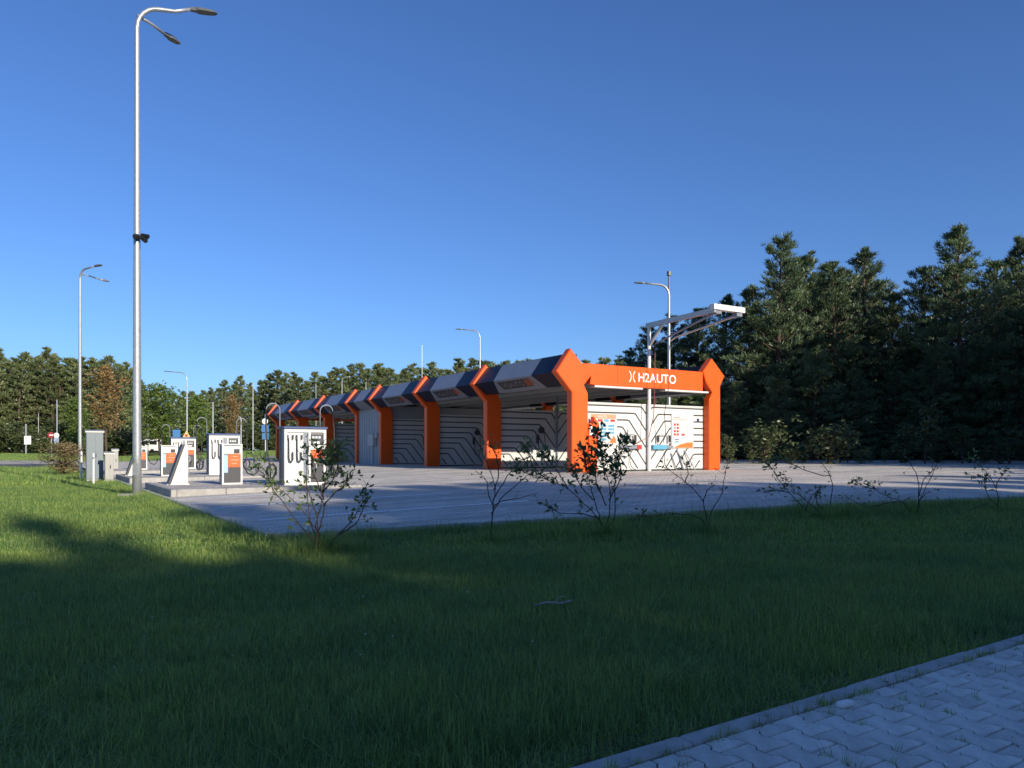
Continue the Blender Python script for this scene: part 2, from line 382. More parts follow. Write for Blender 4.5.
# ------------------------------------------------------------------ wash station
st = thing('car_wash', 'long self service car wash with orange frames, patterned partition walls and navy and grey canopy', 'car wash', (OX, OY, PAD + .02), ANG)
H = st
FR = [0, 5.5, 10.8, 16.1, 19.5, 24.8, 30.1, 35.4]
LCOL = [(0, 0), (0, 2.62), (-.62, 3.27), (-.05, 4.04), (.80, 3.20), (.50, 2.88), (.66, 2.60), (.66, 0)]
RCOL = [(6.26, 0), (6.26, 2.6), (6.42, 2.86), (6.1, 3.22), (5.95, 3.62), (6.40, 4.12), (7.07, 3.50), (6.84, 3.12), (6.84, 0)]
def chamfer_prism(poly, y0, y1, b, mi=0):
    """outline extruded along y with the front and back edges chamfered"""
    P = [Vector(p) for p in poly]; n = len(P)
    area = sum(P[i].x * P[(i + 1) % n].y - P[(i + 1) % n].x * P[i].y for i in range(n)); sg = 1 if area > 0 else -1
    ins = []
    for i in range(n):
        e0 = (P[i] - P[i - 1]).normalized(); e1 = (P[(i + 1) % n] - P[i]).normalized()
        n0 = Vector((-e0.y, e0.x)) * sg; n1 = Vector((-e1.y, e1.x)) * sg; m_ = (n0 + n1); d = m_.dot(n0)
        ins.append(P[i] + m_ * (b / max(.3, d)))
    rings = [(ins, y0), (P, y0 + b), (P, y1 - b), (ins, y1)]; vs = [(p.x, y, p.y) for r_, y in rings for p in r_]
    fs = [tuple(range(n)), tuple(range(4 * n - 1, 3 * n - 1, -1))]
    for k in range(3):
        for i in range(n): j = (i + 1) % n; fs.append((k * n + i, k * n + n + i, k * n + n + j, k * n + j))
    if sg < 0: fs = [f[::-1] for f in fs]
    return vs, fs
mL = MB().add(*chamfer_prism(LCOL, 0, .30, .025)).mesh('column', ORANGE)
mR = MB().add(*chamfer_prism(RCOL, 0, .30, .025)).mesh('column', ORANGE)
# beam: facets where it meets the columns
mb = MB()
mb.add(*chamfer_prism([(.95, 2.90), (5.98, 2.90), (5.98, 3.60), (.80, 3.60)], .05, .27, .012))
mb.add(*chamfer_prism([(.42, 3.58), (.82, 3.60), (.97, 2.90), (.76, 2.92), (.80, 3.17)], .03, .25, .012))
mBe = mb.mesh('beam', ORANGE)
mBi = MB().box(.52, 6.3, .05, .27, 3.17, 3.30).mesh('inner_beam', GREY)
mb = MB().box(-.006, .006, .044, .052, 2.92, 3.59)
mJ = mb.mesh('panel_joint', mat('joint_shadow_gap', (.25, .035, .008), .6))
mTrim = [MB().box(a, b, .02, .30, 2.83, 2.89).mesh('light_strip', WHITE) for a, b in ((.95, 3.05), (4.1, 6.24))]
mb = MB().box(.02, .64, .03, .27, 0, .12).box(6.28, 6.82, .03, .27, 0, .12)
for k, v in enumerate(FR):
    c = put('portal_frame', mL, H, (0, v, 0))
    put('far_column', mR, c); b = put('beam', mBe, c) if k in (0, len(FR) - 1) else put('inner_beam', mBi, c)
    if k == 0:
        [put('panel_joint', mJ, c, (u, 0, 0)) for u in (1.95, 2.95, 4.5)]; [put('light_strip', m_, c) for m_ in mTrim]
        for s, cx in ((1, 2.46), (-1, 2.71)):       # the logo: two arcs back to back
            mb = MB(); pts = []
            for q in range(9):
                a = R(-52 + 13 * q); pts.append((cx + s * .22 * math.cos(a) - s * .14, 3.255 + .235 * math.sin(a)))
            wv = .034
            for (ax, az), (bx, bz) in zip(pts[:-1], pts[1:]):
                d = Vector((bx - ax, bz - az)).normalized(); q_ = Vector((-d.y, d.x)) * wv / 2
                mb.prism([(ax - q_.x, az - q_.y), (bx - q_.x, bz - q_.y), (bx + q_.x, bz + q_.y), (ax + q_.x, az + q_.y)], .034, .05)
            mb.build('logo_arc', LETTER, c)
        x = 2.84
        for ch in 'H2AUTO':
            mb = MB(); x = text_mb(mb, ch, .44, x, .042, 3.10, bold=.004) + (.02 if ch != 'A' else .01); mb.build('letter', LETTER, c)
# fascia: folded canopy edge between the frames
PT, PR, PB, PI1, PI2 = (0.0, 3.90), (-.55, 3.26), (-.02, 2.86), (.42, 2.90), (.42, 3.90)
PROF = [PT, PR, PB, PI1, PI2]
def fascia(v0s, v1s, side):
    vs = []
    for vv in (v0s, v1s):
        for (pu, pz), v in zip(PROF, vv): vs.append((pu if side < 0 else 6.80 - pu, v, pz))
    fs = [(0, 1, 2, 3, 4), (9, 8, 7, 6, 5)] + [(i, 5 + i, 5 + (i + 1) % 5, (i + 1) % 5) for i in range(5)]
    if side > 0: fs = [f[::-1] for f in fs]
    return MB().add(vs, fs)
for k in range(len(FR) - 1):
    a, b = FR[k] + .30, FR[k + 1]; short = b - a < 4
    n1 = [1.45, 1.30, 1.10, 1.1, 1.45] if not short else [.9, .8, .7, .7, .9]; n2 = [1.15, 1.42, .95, .95, 1.15] if not short else [.8, .95, .7, .7, .8]
    f0 = [a + t for t in n1]; f1 = [b - t for t in n2]; g_ = .008
    for side in (-1, 1):
        fascia([a + .003] * 5, [t - g_ for t in f0], side).build('navy_fascia_panel', NAVY, H)
        fascia([t + g_ for t in f1], [b - .003] * 5, side).build('navy_fascia_panel', NAVY, H)
        gp = fascia(f0, f1, side).build('grey_fascia_panel', GREY, H)
        if side < 0 and not short:
            # sign plate on the lower facet: plane from PR to PB
            d = Vector((PB[0] - PR[0], 0, PB[1] - PR[1])).normalized(); nrm = Vector((d.z, 0, -d.x)); L_ = f1[1] - f0[1]
            def onf(s, t, h=.006):                    # s along v, t down the facet
                q = Vector((PR[0], s, PR[1])) + d * t + nrm * h; return (q.x, q.y, q.z)
            mb = MB(); s0, s1 = f0[1] + .25, f1[1] - .12
            q = [onf(s0 + .0, .10), onf(s1, .10), onf(s1, .50), onf(s0 - .35 + .5, .50)]
            q2 = [onf(s0 + .0, .10, -.01), onf(s1, .10, -.01), onf(s1, .50, -.01), onf(s0 - .35 + .5, .50, -.01)]
            mb.add(q + q2, [(3, 2, 1, 0), (0, 1, 5, 4), (1, 2, 6, 5), (2, 3, 7, 6), (3, 0, 4, 7)], 0)
            tb = MB(); W1 = text_mb(tb, 'H2AUTO', .34, 0, 0, 0, extra=1.08)
            Lx = s1 - .18
            mb.add([onf(Lx - x * .95, .42 - z, .009 + abs(y) * .1) for x, y, z in tb.v], tb.f, 1)
            for q_ in range(4): mb.add([onf(Lx - 1.50 - .12 * q_ - e, .14 + tt, .010) for e, tt in ((0, 0), (.06, 0), (.06, .30), (0, .30))], [(0, 1, 2, 3)], 2)
            mb.build('sign_plate', [DARK, mat('pale_grey_print', (.42, .42, .44), .5), mat('orange_print', (.55, .12, .04), .5)], gp)
# roof deck, soffit, purlins
MB().box(.42, 6.36, .30, FR[-1] + .2, 3.32, 3.44).build('roof_deck', GREY, H)
SOF = mat('soffit_sheet', (.42, .42, .42), .5, var=.05)
for k in range(len(FR) - 1):
    mb = MB(); mb.box(.45, 6.33, FR[k] + .31, FR[k + 1] - .01, 3.12, 3.16); mb.build('soffit_panel', SOF, H)
for u in (1.1, 2.3, 3.5, 4.7, 5.8): MB().box(u - .05, u + .05, .30, FR[-1], 2.99, 3.115).build('purlin', SOF, H)
for (u, v) in ((2.6, 13.4), (4.8, 24)): MB().tube([(u, v, 3.4), (u, v, 4.35)], .13, 12).tube([(u, v, 4.35), (u, v, 4.42)], .19, 12).build('roof_vent', STEEL, H, smooth=False)
# partition walls
WALLZ0, WALLZ1 = .06, 2.30; UC = 3.48
mb = MB(); mb.box(.60, 6.30, 0, .08, WALLZ0, WALLZ1)
mb.box(.60, 6.30, -.012, .092, WALLZ1, WALLZ1 + .05)
mW = mb.mesh('partition_wall', WHITE)
mB = MB().box(.62, 6.28, .005, .075, 0, WALLZ0).mesh('wall_plinth', DARK)
def line_mesh(pts, wd=.048):
    mb = MB(); P = [Vector(p) for p in pts]; L_, R_ = [], []
    for i, p in enumerate(P):
        d0 = (p - P[i - 1]).normalized() if i else (P[1] - p).normalized(); d1 = (P[i + 1] - p).normalized() if i < len(P) - 1 else d0
        q = Vector((-d0.y, d0.x)) + Vector((-d1.y, d1.x)); q = q / max(.2, q.dot(Vector((-d0.y, d0.x)))) * wd / 2
        L_.append(p + q); R_.append(p - q)
    n = len(P)
    for y0, y1 in ((-.006, .001), (.079, .086)):
        vs = [(p.x, y0, p.y) for p in L_ + R_] + [(p.x, y1, p.y) for p in L_ + R_]
        fs = []
        for i in range(n - 1):
            fs += [(i, n + i, n + i + 1, i + 1), (2 * n + i + 1, 3 * n + i + 1, 3 * n + i, 2 * n + i), (i, i + 1, 2 * n + i + 1, 2 * n + i), (n + i, 3 * n + i, 3 * n + i + 1, n + i + 1)]
        mb.add(vs, fs)
    return mb
lines = []
TAN = 1.22
for s in (-1, 1):
    for k in range(9):
        z = WALLZ1 - .05 - .238 * k; bend = .24 + .29 * k; pts = []
        if k < 8: pts.append((.66 if s < 0 else 6.26, z))
        lim = (UC - .66)
        if z < WALLZ0 + .1 or bend > lim - .05: continue
        bx = UC + s * bend; corner = .055
        pts += [(bx + s * corner, z), (bx - s * corner * .45, z - corner * .62)]
        reach = min(bend - .05, (z - WALLZ0 - .04) / TAN); pts.append((bx - s * reach, z - reach * TAN))
        lines.append(line_mesh(pts).mesh('trim_line', DARK))
# extra diagonals rising from the foot where the fan leaves a gap
mJoint = MB().box(UC - .012, UC + .012, -.004, .084, WALLZ0, WALLZ1).mesh('panel_joint', DARK)
for k, v in enumerate(FR):
    if k in (3,) : pass
    wl = put('partition_wall', mW, H, (0, v + .30, 0)); put('wall_plinth', mB, wl)
    for ln in lines: put('trim_line', ln, wl)
    if k: put('centre_post', MB().tube([(UC, -.06, 0), (UC, -.06, 2.98)], .035, 8).mesh('centre_post', GREY), wl)
# wall fittings in each open bay: gun holder rails and mat frames
# plant room between frames 3 and 4
mb = MB(); a, b = FR[3] + .33, FR[4] - .02
room = MB().box(.12, 6.2, a, b, .0, 2.98).build('plant_room', mat('grey_blue_sheet', (.30, .33, .36), .5, var=.05), H)
mb = MB()
for q in range(9): mb.box(.105, .12, a + .15 + q * .34, a + .17 + q * .34, .02, 2.96)
mb.build('cladding_rib', mat('grey_blue_sheet', (.3, .33, .36)), room)
MB().box(-.10, .10, a + .5, a + 1.25, .95, 1.55, bev=.01).build('electric_box', mat('pale_box', (.42, .42, .40), .5), room)
MB().box(-.02, .10, a + .2, a + .45, 1.35, 1.6).build('socket_box', mat('pale_box', (.5, .5, .48), .5), room)
MB().tube([(.06, a + 1.0, .02), (.06, a + 1.0, .95)], .03, 6).tube([(.06, a + .3, 1.6), (.06, a + .3, 2.3)], .02, 6).build('conduit', GALV, room)

# gable wall boards (parts of the building's front wall)
fr0 = .30
def board(name, u0, u1, z0, z1, th=.02, m=WHITE): return MB().box(u0, u1, fr0 - .015 - th, fr0 - .015, z0, z1, bev=.004).build(name, m, H)
yb = fr0 - .036
def rects(parent, items, mats, y=yb):
    mb = MB()
    for (u0, u1, z0, z1, mi) in items: mb.box(u0, u1, y - .004, y, z0, z1, mi)
    return mb.build('poster_print', mats, parent)
PM = [mat('salmon_print', (.80, .28, .16), .5), REDP, CYANP, mat('navy_print', (.03, .04, .14), .5), mat('orange_print2', (.75, .16, .03), .5), mat('grey_print', (.3, .3, .3), .5), LETTER]
b1 = board('price_board', .72, 2.10, .72, 1.98)
it = [(.98, 2.06, 1.80, 1.95, 0)]
for q in range(4):
    u = 1.0 + q * .27; it += [(u, u + .20, 1.70, 1.78, (2, 1, 2, 1)[q])]
for r_ in range(3): it += [(1.02, 1.28, 1.46 - .26 * r_, 1.60 - .26 * r_, 1), (.80, .98, 1.42 - .26 * r_, 1.62 - .26 * r_, 3), (1.05, 1.25, 1.49 - .26 * r_, 1.51 - .26 * r_, 6)]
for cu in range(2):
    for r_ in range(5 if cu == 0 else 3):
        it += [(1.38 + .34 * cu, 1.64 + .34 * cu, 1.52 - .115 * r_, 1.60 - .115 * r_, 2), (1.42 + .34 * cu, 1.6 + .34 * cu, 1.555 - .115 * r_, 1.565 - .115 * r_, 6)]
rects(b1, it, PM)
mb = MB()
text_mb(mb, 'H2AUTO', .10, 1.25, yb - .008, 1.84, depth=.004, mi=0)
mb.prism([(1.78, .98), (2.05, .98), (2.05, 1.10), (1.95, 1.24), (1.90, 1.12), (1.84, 1.14)], yb - .006, yb, 1)
mb.build('poster_print', [LETTER, PM[4]], b1)
b2 = board('instruction_board', 4.63, 5.72, .80, 2.06)
it = [(4.72, 5.05, 1.90, 1.935, 5), (4.72, 5.45, 1.83, 1.85, 0)]
for r_ in range(4): it += [(4.74, 4.84, 1.62 - .12 * r_, 1.70 - .12 * r_, 1 if r_ != 1 else 5), (4.88, 4.98, 1.62 - .12 * r_, 1.70 - .12 * r_, 1)]
it += [(4.80, 4.98, 1.10, 1.13, 3), (4.80, 4.98, 1.01, 1.06, 2), (5.12, 5.28, 1.26, 1.33, 1), (5.12, 5.13, 1.33, 1.6, 5), (5.12, 5.42, 1.60, 1.612, 5), (5.41, 5.42, 1.0, 1.6, 5), (5.48, 5.6, 1.5, 1.68, 6)]
rects(b2, it, PM)
mb = MB(); mb.prism([(4.72, .82), (5.68, .82), (5.68, 1.02), (5.40, 1.01), (5.05, .94)], yb - .006, yb); mb.build('poster_print', PM[4], b2)
rects(H, [(5.92, 6.03, 1.78, 1.90, 3)], PM, fr0 - .014)
# payment terminal beside the near column
tm = thing('payment_terminal', 'small orange payment terminal with white panel against the near gable column', 'payment terminal', (*uv2w(.80, .10), PAD + .024), ANG)
MB().prism([(-.13, 0), (.22, 0), (.22, 1.20), (-.13, 1.20)], -.12, .10).build('body', ORANGE, tm)
MB().prism([(-.13, 1.62), (.10, 1.62), (.10, 1.84), (.32, 1.62), (.32, 1.30), (.02, 1.205), (-.13, 1.205)], -.10, .08).build('hood', ORANGE, tm)
MB().box(-.10, .12, -.126, -.121, 1.22, 1.52, 0).build('panel', LETTER, tm)
MB().box(-.06, .08, -.129, -.126, 1.30, 1.42, 0).build('screen', GLASS, tm)
tm.children[1].location.y = -.0
# wash lance rails on the gable wall
def lance(u, label, tipm, flip):
    t = thing('wash_lance_rack', label, 'rack', (*uv2w(u, fr0 - .02), PAD + .02), ANG, 'lance racks on the gable wall')
    MB().box(-.42, .42, -.10, -.0, .78, .90, bev=.008).build('rail', GREY, t)
    MB().box(*((.32, .52) if not flip else (-.55, .1)), -.12, -.005, .76, .92, bev=.01).build('gun_tip', tipm, t)
    MB().tube([(-.30, -.06, .9), (-.30, -.09, 1.22), (-.24, -.09, 1.27), (.18, -.09, 1.27), (.24, -.09, 1.22), (.24, -.06, .9)], .012, 6).build('hanger', DARK, t)
    for s in (-.3, .24): MB().box(s - .03, s + .03, -.12, -.06, 1.02, 1.26).build('grip', DARK, t)
    p = [(.28 - .3 * math.sin(a) * .9, -.06, .78 - .36 * (1 - math.cos(a))) for a in [R(i * 20) for i in range(0, 10)]]
    MB().tube(p, .012, 6).build('hose', DARK, t)
lance(2.62, 'grey lance rack with a red tip between the price board and the white post', REDP, False)
lance(4.22, 'lance rack with a blue brush between the white post and the instruction board', CYANP, True)
for kf, word in ((1, 'second'), (2, 'third'), (3, 'fourth'), (5, 'sixth')):
    t = thing('hose_reel', f'dark hose and lance hanging on the {word} partition wall', 'hose', (*uv2w(2.7, FR[kf] + .26), PAD + .02), ANG, 'hoses on the inner walls')
    MB().tube([(0, 0, 1.55), (0, -.06, 1.55)], .13, 14).build('reel', DARK, t)
    MB().tube([(.1, -.05, 1.5), (.16, -.08, .9), (.05, -.1, .45), (-.15, -.1, .55), (-.2, -.08, 1.1)], .014, 6).build('hose', BLACK, t)
    MB().box(-.24, -.17, -.10, -.01, 1.0, 1.35).build('lance', DARK, t)
t = thing('mat_trestle', 'thin grey trestle leaning on the gable wall under the instruction board', 'trestle', (*uv2w(5.2, fr0 - .06), PAD + .022), ANG)
for q in (-.18, .18): MB().bar((q - .16, 0, 0.0), (q - .42, .02, .62), .03, .03).build('leg', GREY, t); MB().bar((q + .3, -.1, 0), (q - .12, .02, .72), .03, .03).build('leg', GREY, t)
t.children[0].name = 'leg'
t.location.x += 0

# boom mast
gm = thing('boom_mast', 'tall white post carrying long grey arms above the orange gable beam', 'mast', (*uv2w(UC + .02, .20), PAD + .022), ANG)
TOPZ = 5.13
MB().tube([(0, 0, 0), (0, 0, TOPZ)], [.066, .060], 14).build('post', mat('white_metal', (.70, .70, .68), .4, var=.04), gm, smooth=False)
MB().bar((0, .12, TOPZ - .02), (0, -3.1, TOPZ + .05), .12, .16).build('main_arm', STEEL, gm)
MB().bar((0, -.03, TOPZ - .72), (0, -.68, TOPZ - .06), .08, .08).build('brace', STEEL, gm)
MB().bar((-.12, -3.05, TOPZ + .15), (1.30, -3.05, TOPZ + .15), .20, .17).build('cross_bar', mat('white_metal', (.7, .7, .68)), gm)
MB().box(.0, .25, -3.12, -2.9, TOPZ - .06, TOPZ + .03).box(.95, 1.2, -3.12, -2.9, TOPZ - .06, TOPZ + .04).build('pivot', GREY, gm)
MB().tube([(.05, -3.0, TOPZ - .03), (-.14, -.75, TOPZ - .66), (-.18, -.5, TOPZ - .75)], [.05, .03, .02], 8).build('swing_arm', GREY, gm)
MB().tube([(1.05, -3.0, TOPZ - .02), (.50, -.78, TOPZ - .50), (.42, -.62, TOPZ - .62)], [.045, .03, .02], 8).build('swing_arm', STEEL, gm)
MB().tube([(-.18, -.5, TOPZ - .75), (-.19, -.5, 3.2), (-.2, -.45, 1.9), (-.28, -.3, 1.2), (-.7, -.12, .95)], .013, 6).build('hose', mat('red_hose', (.28, .05, .03), .5), gm)
MB().tube([(.42, -.62, TOPZ - .62), (.40, -.58, 4.2), (.46, -.5, 3.0), (.35, -.4, 2.0), (.5, -.3, 1.3), (.55, -.12, 1.0)], .011, 6).build('hose', BLACK, gm)

# ------------------------------------------------------------------ vacuum islands
isl = []
def island(u0, u1, v0, v1):
    (x0, y0) = uv2w((u0 + u1) / 2, (v0 + v1) / 2); zc = PAD + .026 * ((u0 + u1) / 2 + 1)
    root = thing('kerbed_island', ISL_LABEL.pop(0), 'kerb island', (x0, y0, zc), ANG, 'raised islands of the vacuum bays')
    a, b = (u1 - u0) / 2, (v1 - v0) / 2
    MB().box(-a + .1, a - .1, -b + .1, b - .1, -.05, .118).build('slab', PLAZA2, root)
    k = -b
    def stone(x0, x1, y0, y1):
        MB().box(x0, x1, y0, y1, -.06, .125, bev=.012).build('kerb_stone', CONC, root)
    nl = max(1, round(2 * b)); 
    for i in range(nl):
        s0 = -b + 2 * b * i / nl; s1 = -b + 2 * b * (i + 1) / nl
        stone(-a, -a + .12, s0 + .004, s1 - .004); stone(a - .12, a, s0 + .004, s1 - .004)
    ns = max(1, round(2 * a - .24))
    for i in range(ns):
        s0 = -a + .12 + (2 * a - .24) * i / ns; s1 = -a + .12 + (2 * a - .24) * (i + 1) / ns
        stone(s0 + .004, s1 - .004, -b, -b + .12); stone(s0 + .004, s1 - .004, b - .12, b)
    return zc + .12
PLAZA2 = brick_ground('island_paving', (.60, .56, .50), (.52, .485, .44), (.19, .18, .165), .2, .1)
ISL_LABEL = ['kerbed island under the nearest vacuum station', 'kerbed island under the middle vacuum station', 'kerbed island under the farthest vacuum station']
IZ = [island(-12.3, -7.9, -1.9, 2.6), island(-12.3, -7.9, 6.4, 11.0), island(-12.3, -7.9, 15.6, 20.4)]

CREAM = mat('white_powder_coat', (.72, .71, .66), .4, var=.03)
NAVYR = mat('blue_roof_edge', (.03, .06, .18), .4)
def vacuum(label, u, v, z):
    t = thing('vacuum_station', label, 'vacuum station', (*uv2w(u, v), z), ANG, 'vacuum stations on the islands')
    W, D, Hh = 1.28, .55, 1.46; t.scale = (.8, 1, .965)
    MB().box(-W / 2, W / 2, -D / 2 + .06, D / 2, 0, Hh).build('body', mat('grey_side_sheet', (.26, .27, .27), .45, var=.05), t)
    f = MB()
    f.box(-W / 2 - .02, -W / 2 + .06, -D / 2, -D / 2 + .08, .0, Hh); f.box(W / 2 - .06, W / 2 + .02, -D / 2, -D / 2 + .08, .0, Hh)
    f.box(-W / 2 + .06, W / 2 - .06, -D / 2, -D / 2 + .08, 0, .06); f.box(-W / 2 + .06, W / 2 - .06, -D / 2, -D / 2 + .08, Hh - .09, Hh)
    f.box(.10, .16, -D / 2 + .005, -D / 2 + .08, .06, Hh - .09)
    f.build('front_frame', CREAM, t)
    MB().box(-W / 2 + .06, .10, -D / 2 + .045, -D / 2 + .062, .06, Hh - .09).build('hose_panel', CREAM, t)
    MB().box(-.05, .10, -D / 2 + .02, -D / 2 + .045, .062, Hh - .092).build('grey_strip', GREY, t)
    x0, x1 = .16, W / 2 - .06; yf = -D / 2 + .03
    MB().box(x0, x1, yf, yf + .03, .06, .70).build('lower_panel', DARK, t)
    MB().box(x0, x1, yf - .003, yf + .03, .70, .92).build('orange_panel', ORANGE, t)
    MB().box(x0, x1, yf, yf + .03, .92, 1.03).build('middle_panel', CREAM, t)
    mb = MB().box(x0 + .02, x1 - .02, yf - .004, yf + .02, 1.035, 1.32); mb.build('display_surround', DARK, t)
    dp = MB()
    for q in range(3): dp.box(x0 + .06 + q * .10, x0 + .13 + q * .10, yf - .008, yf - .004, 1.21, 1.27)
    dp.box(x0 + .10, x0 + .30, yf - .008, yf - .004, 1.07, 1.14); dp.build('display', mat('pale_display', (.55, .58, .58), .3), t)
    mb = MB(); text_mb(mb, 'VAC', .10, x0 + .08, yf - .008, .78, depth=.004)
    mb = MB(); pts = [(x0 + .10 + .10 * math.cos(R(a)), .48 + .12 * math.sin(R(a))) for a in range(-80, 100, 20)]
    mb.tube([(a, yf - .004, b) for a, b in pts], .012, 4); mb.build('curved_print', LETTER, t)
    mb = MB().prism([(-D / 2 - .05, Hh), (D / 2 + .03, Hh), (D / 2 + .03, Hh + .075), (-D / 2 - .05, Hh + .05)], -W / 2 - .05, W / 2 + .05, ax='yz'); mb.build('roof_cap', NAVYR, t)
    for x in (-.48, -.22):                       # coiled short hoses on the panel
        mb = MB(); mb.tube([(x - .05, -D / 2 + .01, 1.22), (x - .05, -D / 2 - .02, .70), (x - .03, -D / 2 - .03, .62), (x + .03, -D / 2 - .03, .60), (x + .07, -D / 2 - .03, .66), (x + .07, -D / 2 - .02, .86)], .022, 7); mb.build('suction_hose', DARK, t, smooth=True)
    for x in (-.56, -.40, -.28, -.12): MB().box(x - .02, x + .02, -D / 2 - .03, -D / 2 + .04, 1.18, 1.30).build('nozzle_holder', DARK, t)
    for s in (-1, 1):
        x = s * (W / 2 - .02) ; r = .21; pts = [(x, .12, Hh), (x, .12, 1.92)] + [(x + s * (r - r * math.cos(R(a))), .12, 1.95 + r * .8 * math.sin(R(a))) for a in range(10, 181, 17)]
        if s < 0: pts = [(x - .05, .12, .05)] + [(p[0] - .05, p[1], p[2]) for p in pts]
        MB().tube(pts, .018, 8).build('boom_pipe', GREY, t, smooth=True)
        e = pts[-1]; hp = [e, (e[0] + .02 * s, e[1] - .05, 1.5), (e[0] + .01 * s, e[1] - .12, .9), (e[0] - .06 * s, e[1] - .2, .45)]
        for k in range(15):
            a = R(-90 + k * 48); rr = .17 + .012 * (k % 4); hp.append((e[0] - .06 * s + rr * math.cos(a) * .8, e[1] - .22 - .012 * k, .36 + rr * 1.0 * math.sin(a)))
        MB().tube(hp, .026 if s < 0 else .020, 7).build('vacuum_hose', BLACK, t, smooth=True)
    return t
vacuum('nearest white vacuum station with blue roof edge, orange panel and two looped hoses', -9.05, -.75, IZ[0])
vacuum('middle vacuum station standing behind the charcoal and orange air tower', -9.0, 9.0, IZ[1])
vacuum('farthest vacuum station, beyond the stainless wedge stand', -8.9, 18.4, IZ[2])
def air_tower(label, u, v, z):
    t = thing('air_tower', label, 'service tower', (*uv2w(u, v), z), ANG, 'short service towers of the islands')
    W, D, Hh = .62, .42, 1.0; t.scale = (.8, 1, 1)
    MB().box(-W / 2 + .02, W / 2 - .02, -D / 2 + .04, D / 2, 0, Hh).build('body', GREY, t)
    f = MB().box(-W / 2, -W / 2 + .05, -D / 2, -D / 2 + .07, 0, Hh).box(W / 2 - .05, W / 2, -D / 2, -D / 2 + .07, 0, Hh).box(-W / 2 + .05, W / 2 - .05, -D / 2, -D / 2 + .07, 0, .04).box(-W / 2, W / 2, -D / 2 - .01, D / 2, Hh, Hh + .03)
    f.build('frame', CREAM, t)
    MB().box(-W / 2 + .05, W / 2 - .05, -D / 2 + .02, -D / 2 + .05, .04, .44).build('lower_panel', DARK, t)
    op = MB().box(-.12, W / 2 - .05, -D / 2 + .012, -D / 2 + .05, .44, .78).build('orange_panel', ORANGE, t)
    mb = MB()
    for i, (a, b) in enumerate(((.02, .16), (-.04, .2), (-.02, .14))): mb.box(a, b, -D / 2 + .007, -D / 2 + .012, .70 - .09 * i, .725 - .09 * i)
    mb.build('print', mat('salmon_print', (.8, .28, .16)), op)
    MB().box(-W / 2 + .055, -.13, -D / 2 + .012, -D / 2 + .05, .30, .74).build('blue_strip', mat('pale_blue_print', (.30, .48, .62), .5), t)
    MB().box(-W / 2 + .05, W / 2 - .05, -D / 2 + .02, -D / 2 + .05, .78, .98).build('control_panel', mat('pale_display', (.5, .5, .5)), t)
    MB().box(.06, .22, -D / 2 - .01, -D / 2 + .02, .80, .90).build('coin_slot', BLACK, t)
    g = [(W / 2 + .02, 0, .85), (W / 2 + .06, -.1, .5), (W / 2 + .18, -.12, .28), (W / 2 + .38, -.1, .22), (W / 2 + .52, -.1, .32), (W / 2 + .58, -.06, .5)]
    MB().tube(g, .02, 7).build('air_hose', BLACK, t, smooth=True)
    return t
air_tower('charcoal service tower with orange panel in front of the middle vacuum station', -10.55, .45, IZ[0])
air_tower('service tower half hidden behind the stainless wedge stand', -10.95, 8.1, IZ[1])
air_tower('farthest service tower, seen beside the tall lamp post', -10.7, 18.2, IZ[2])
def wedge(label, u, v, z):
    t = thing('mat_wedge_stand', label, 'stand', (*uv2w(u, v), z), ANG, 'stainless wedge stands of the islands')
    MB().add(*chamfer_prism([(-.18, 0), (.24, 0), (.24, 1.02), (.16, 1.02)], -.18, .16, .008)).build('side_sheet', STEEL, t)
    MB().prism([(-.24, 0), (-.19, 0), (.15, 1.02), (.10, 1.02)], -.20, .18).build('sloping_board', DARK, t)
    MB().box(-.26, .27, -.2, .2, -.001, .02).build('base_plate', STEEL, t)
wedge('stainless wedge stand with a dark sloping edge nearest the lamp post', -11.75, .95, IZ[0])
wedge('stainless wedge stand farther back, overlapped by the lamp post', -11.9, 9.4, IZ[1])

# ------------------------------------------------------------------ cabinets and marker posts on the lawn
def cabinet(label, px, py, w_, h_, d_, m, cap=True):
    x, y = hit(px, py); t = thing('electric_cabinet', label, 'cabinet', (x, y, gz(x, y) - .04), ANG)
    MB().box(-w_ / 2 - .02, w_ / 2 + .02, -d_ / 2 - .02, d_ / 2 + .02, 0, .10).build('plinth', CONC, t)
    MB().box(-w_ / 2, w_ / 2, -d_ / 2, d_ / 2, .10, h_, bev=.01).build('body', m, t)
    MB().prism([(-d_ / 2 - .03, h_), (d_ / 2 + .03, h_), (d_ / 2 + .03, h_ + .03), (0, h_ + .09), (-d_ / 2 - .03, h_ + .03)], -w_ / 2 - .03, w_ / 2 + .03, ax='yz').build('cap', STEEL, t)
    for s in (0, 1): MB().box(-w_ / 2 + .02 + s * w_ / 2, -.01 + s * (w_ / 2 - .01), -d_ / 2 - .012, -d_ / 2 - .001, .14, h_ - .03).build('door', m, t)
    MB().box(.02, .05, -d_ / 2 - .03, -d_ / 2 - .012, h_ * .5, h_ * .5 + .12).build('handle', DARK, t)
CAB = mat('cabinet_grey', (.15, .185, .20), .45, var=.05)
CAB2 = mat('cabinet_pale', (.33, .325, .30), .5, var=.05)
cabinet('tall blue grey electric cabinet with pale cap on the lawn edge', 94.5, 481, .52, 1.72, .36, CAB)
cabinet('low pale cabinet with pointed cap beside the tall one', 109, 481.5, .26, .96, .22, CAB2)
cabinet('slim pale cabinet standing behind the low cabinet', 115, 472, .26, 1.05, .22, CAB2)
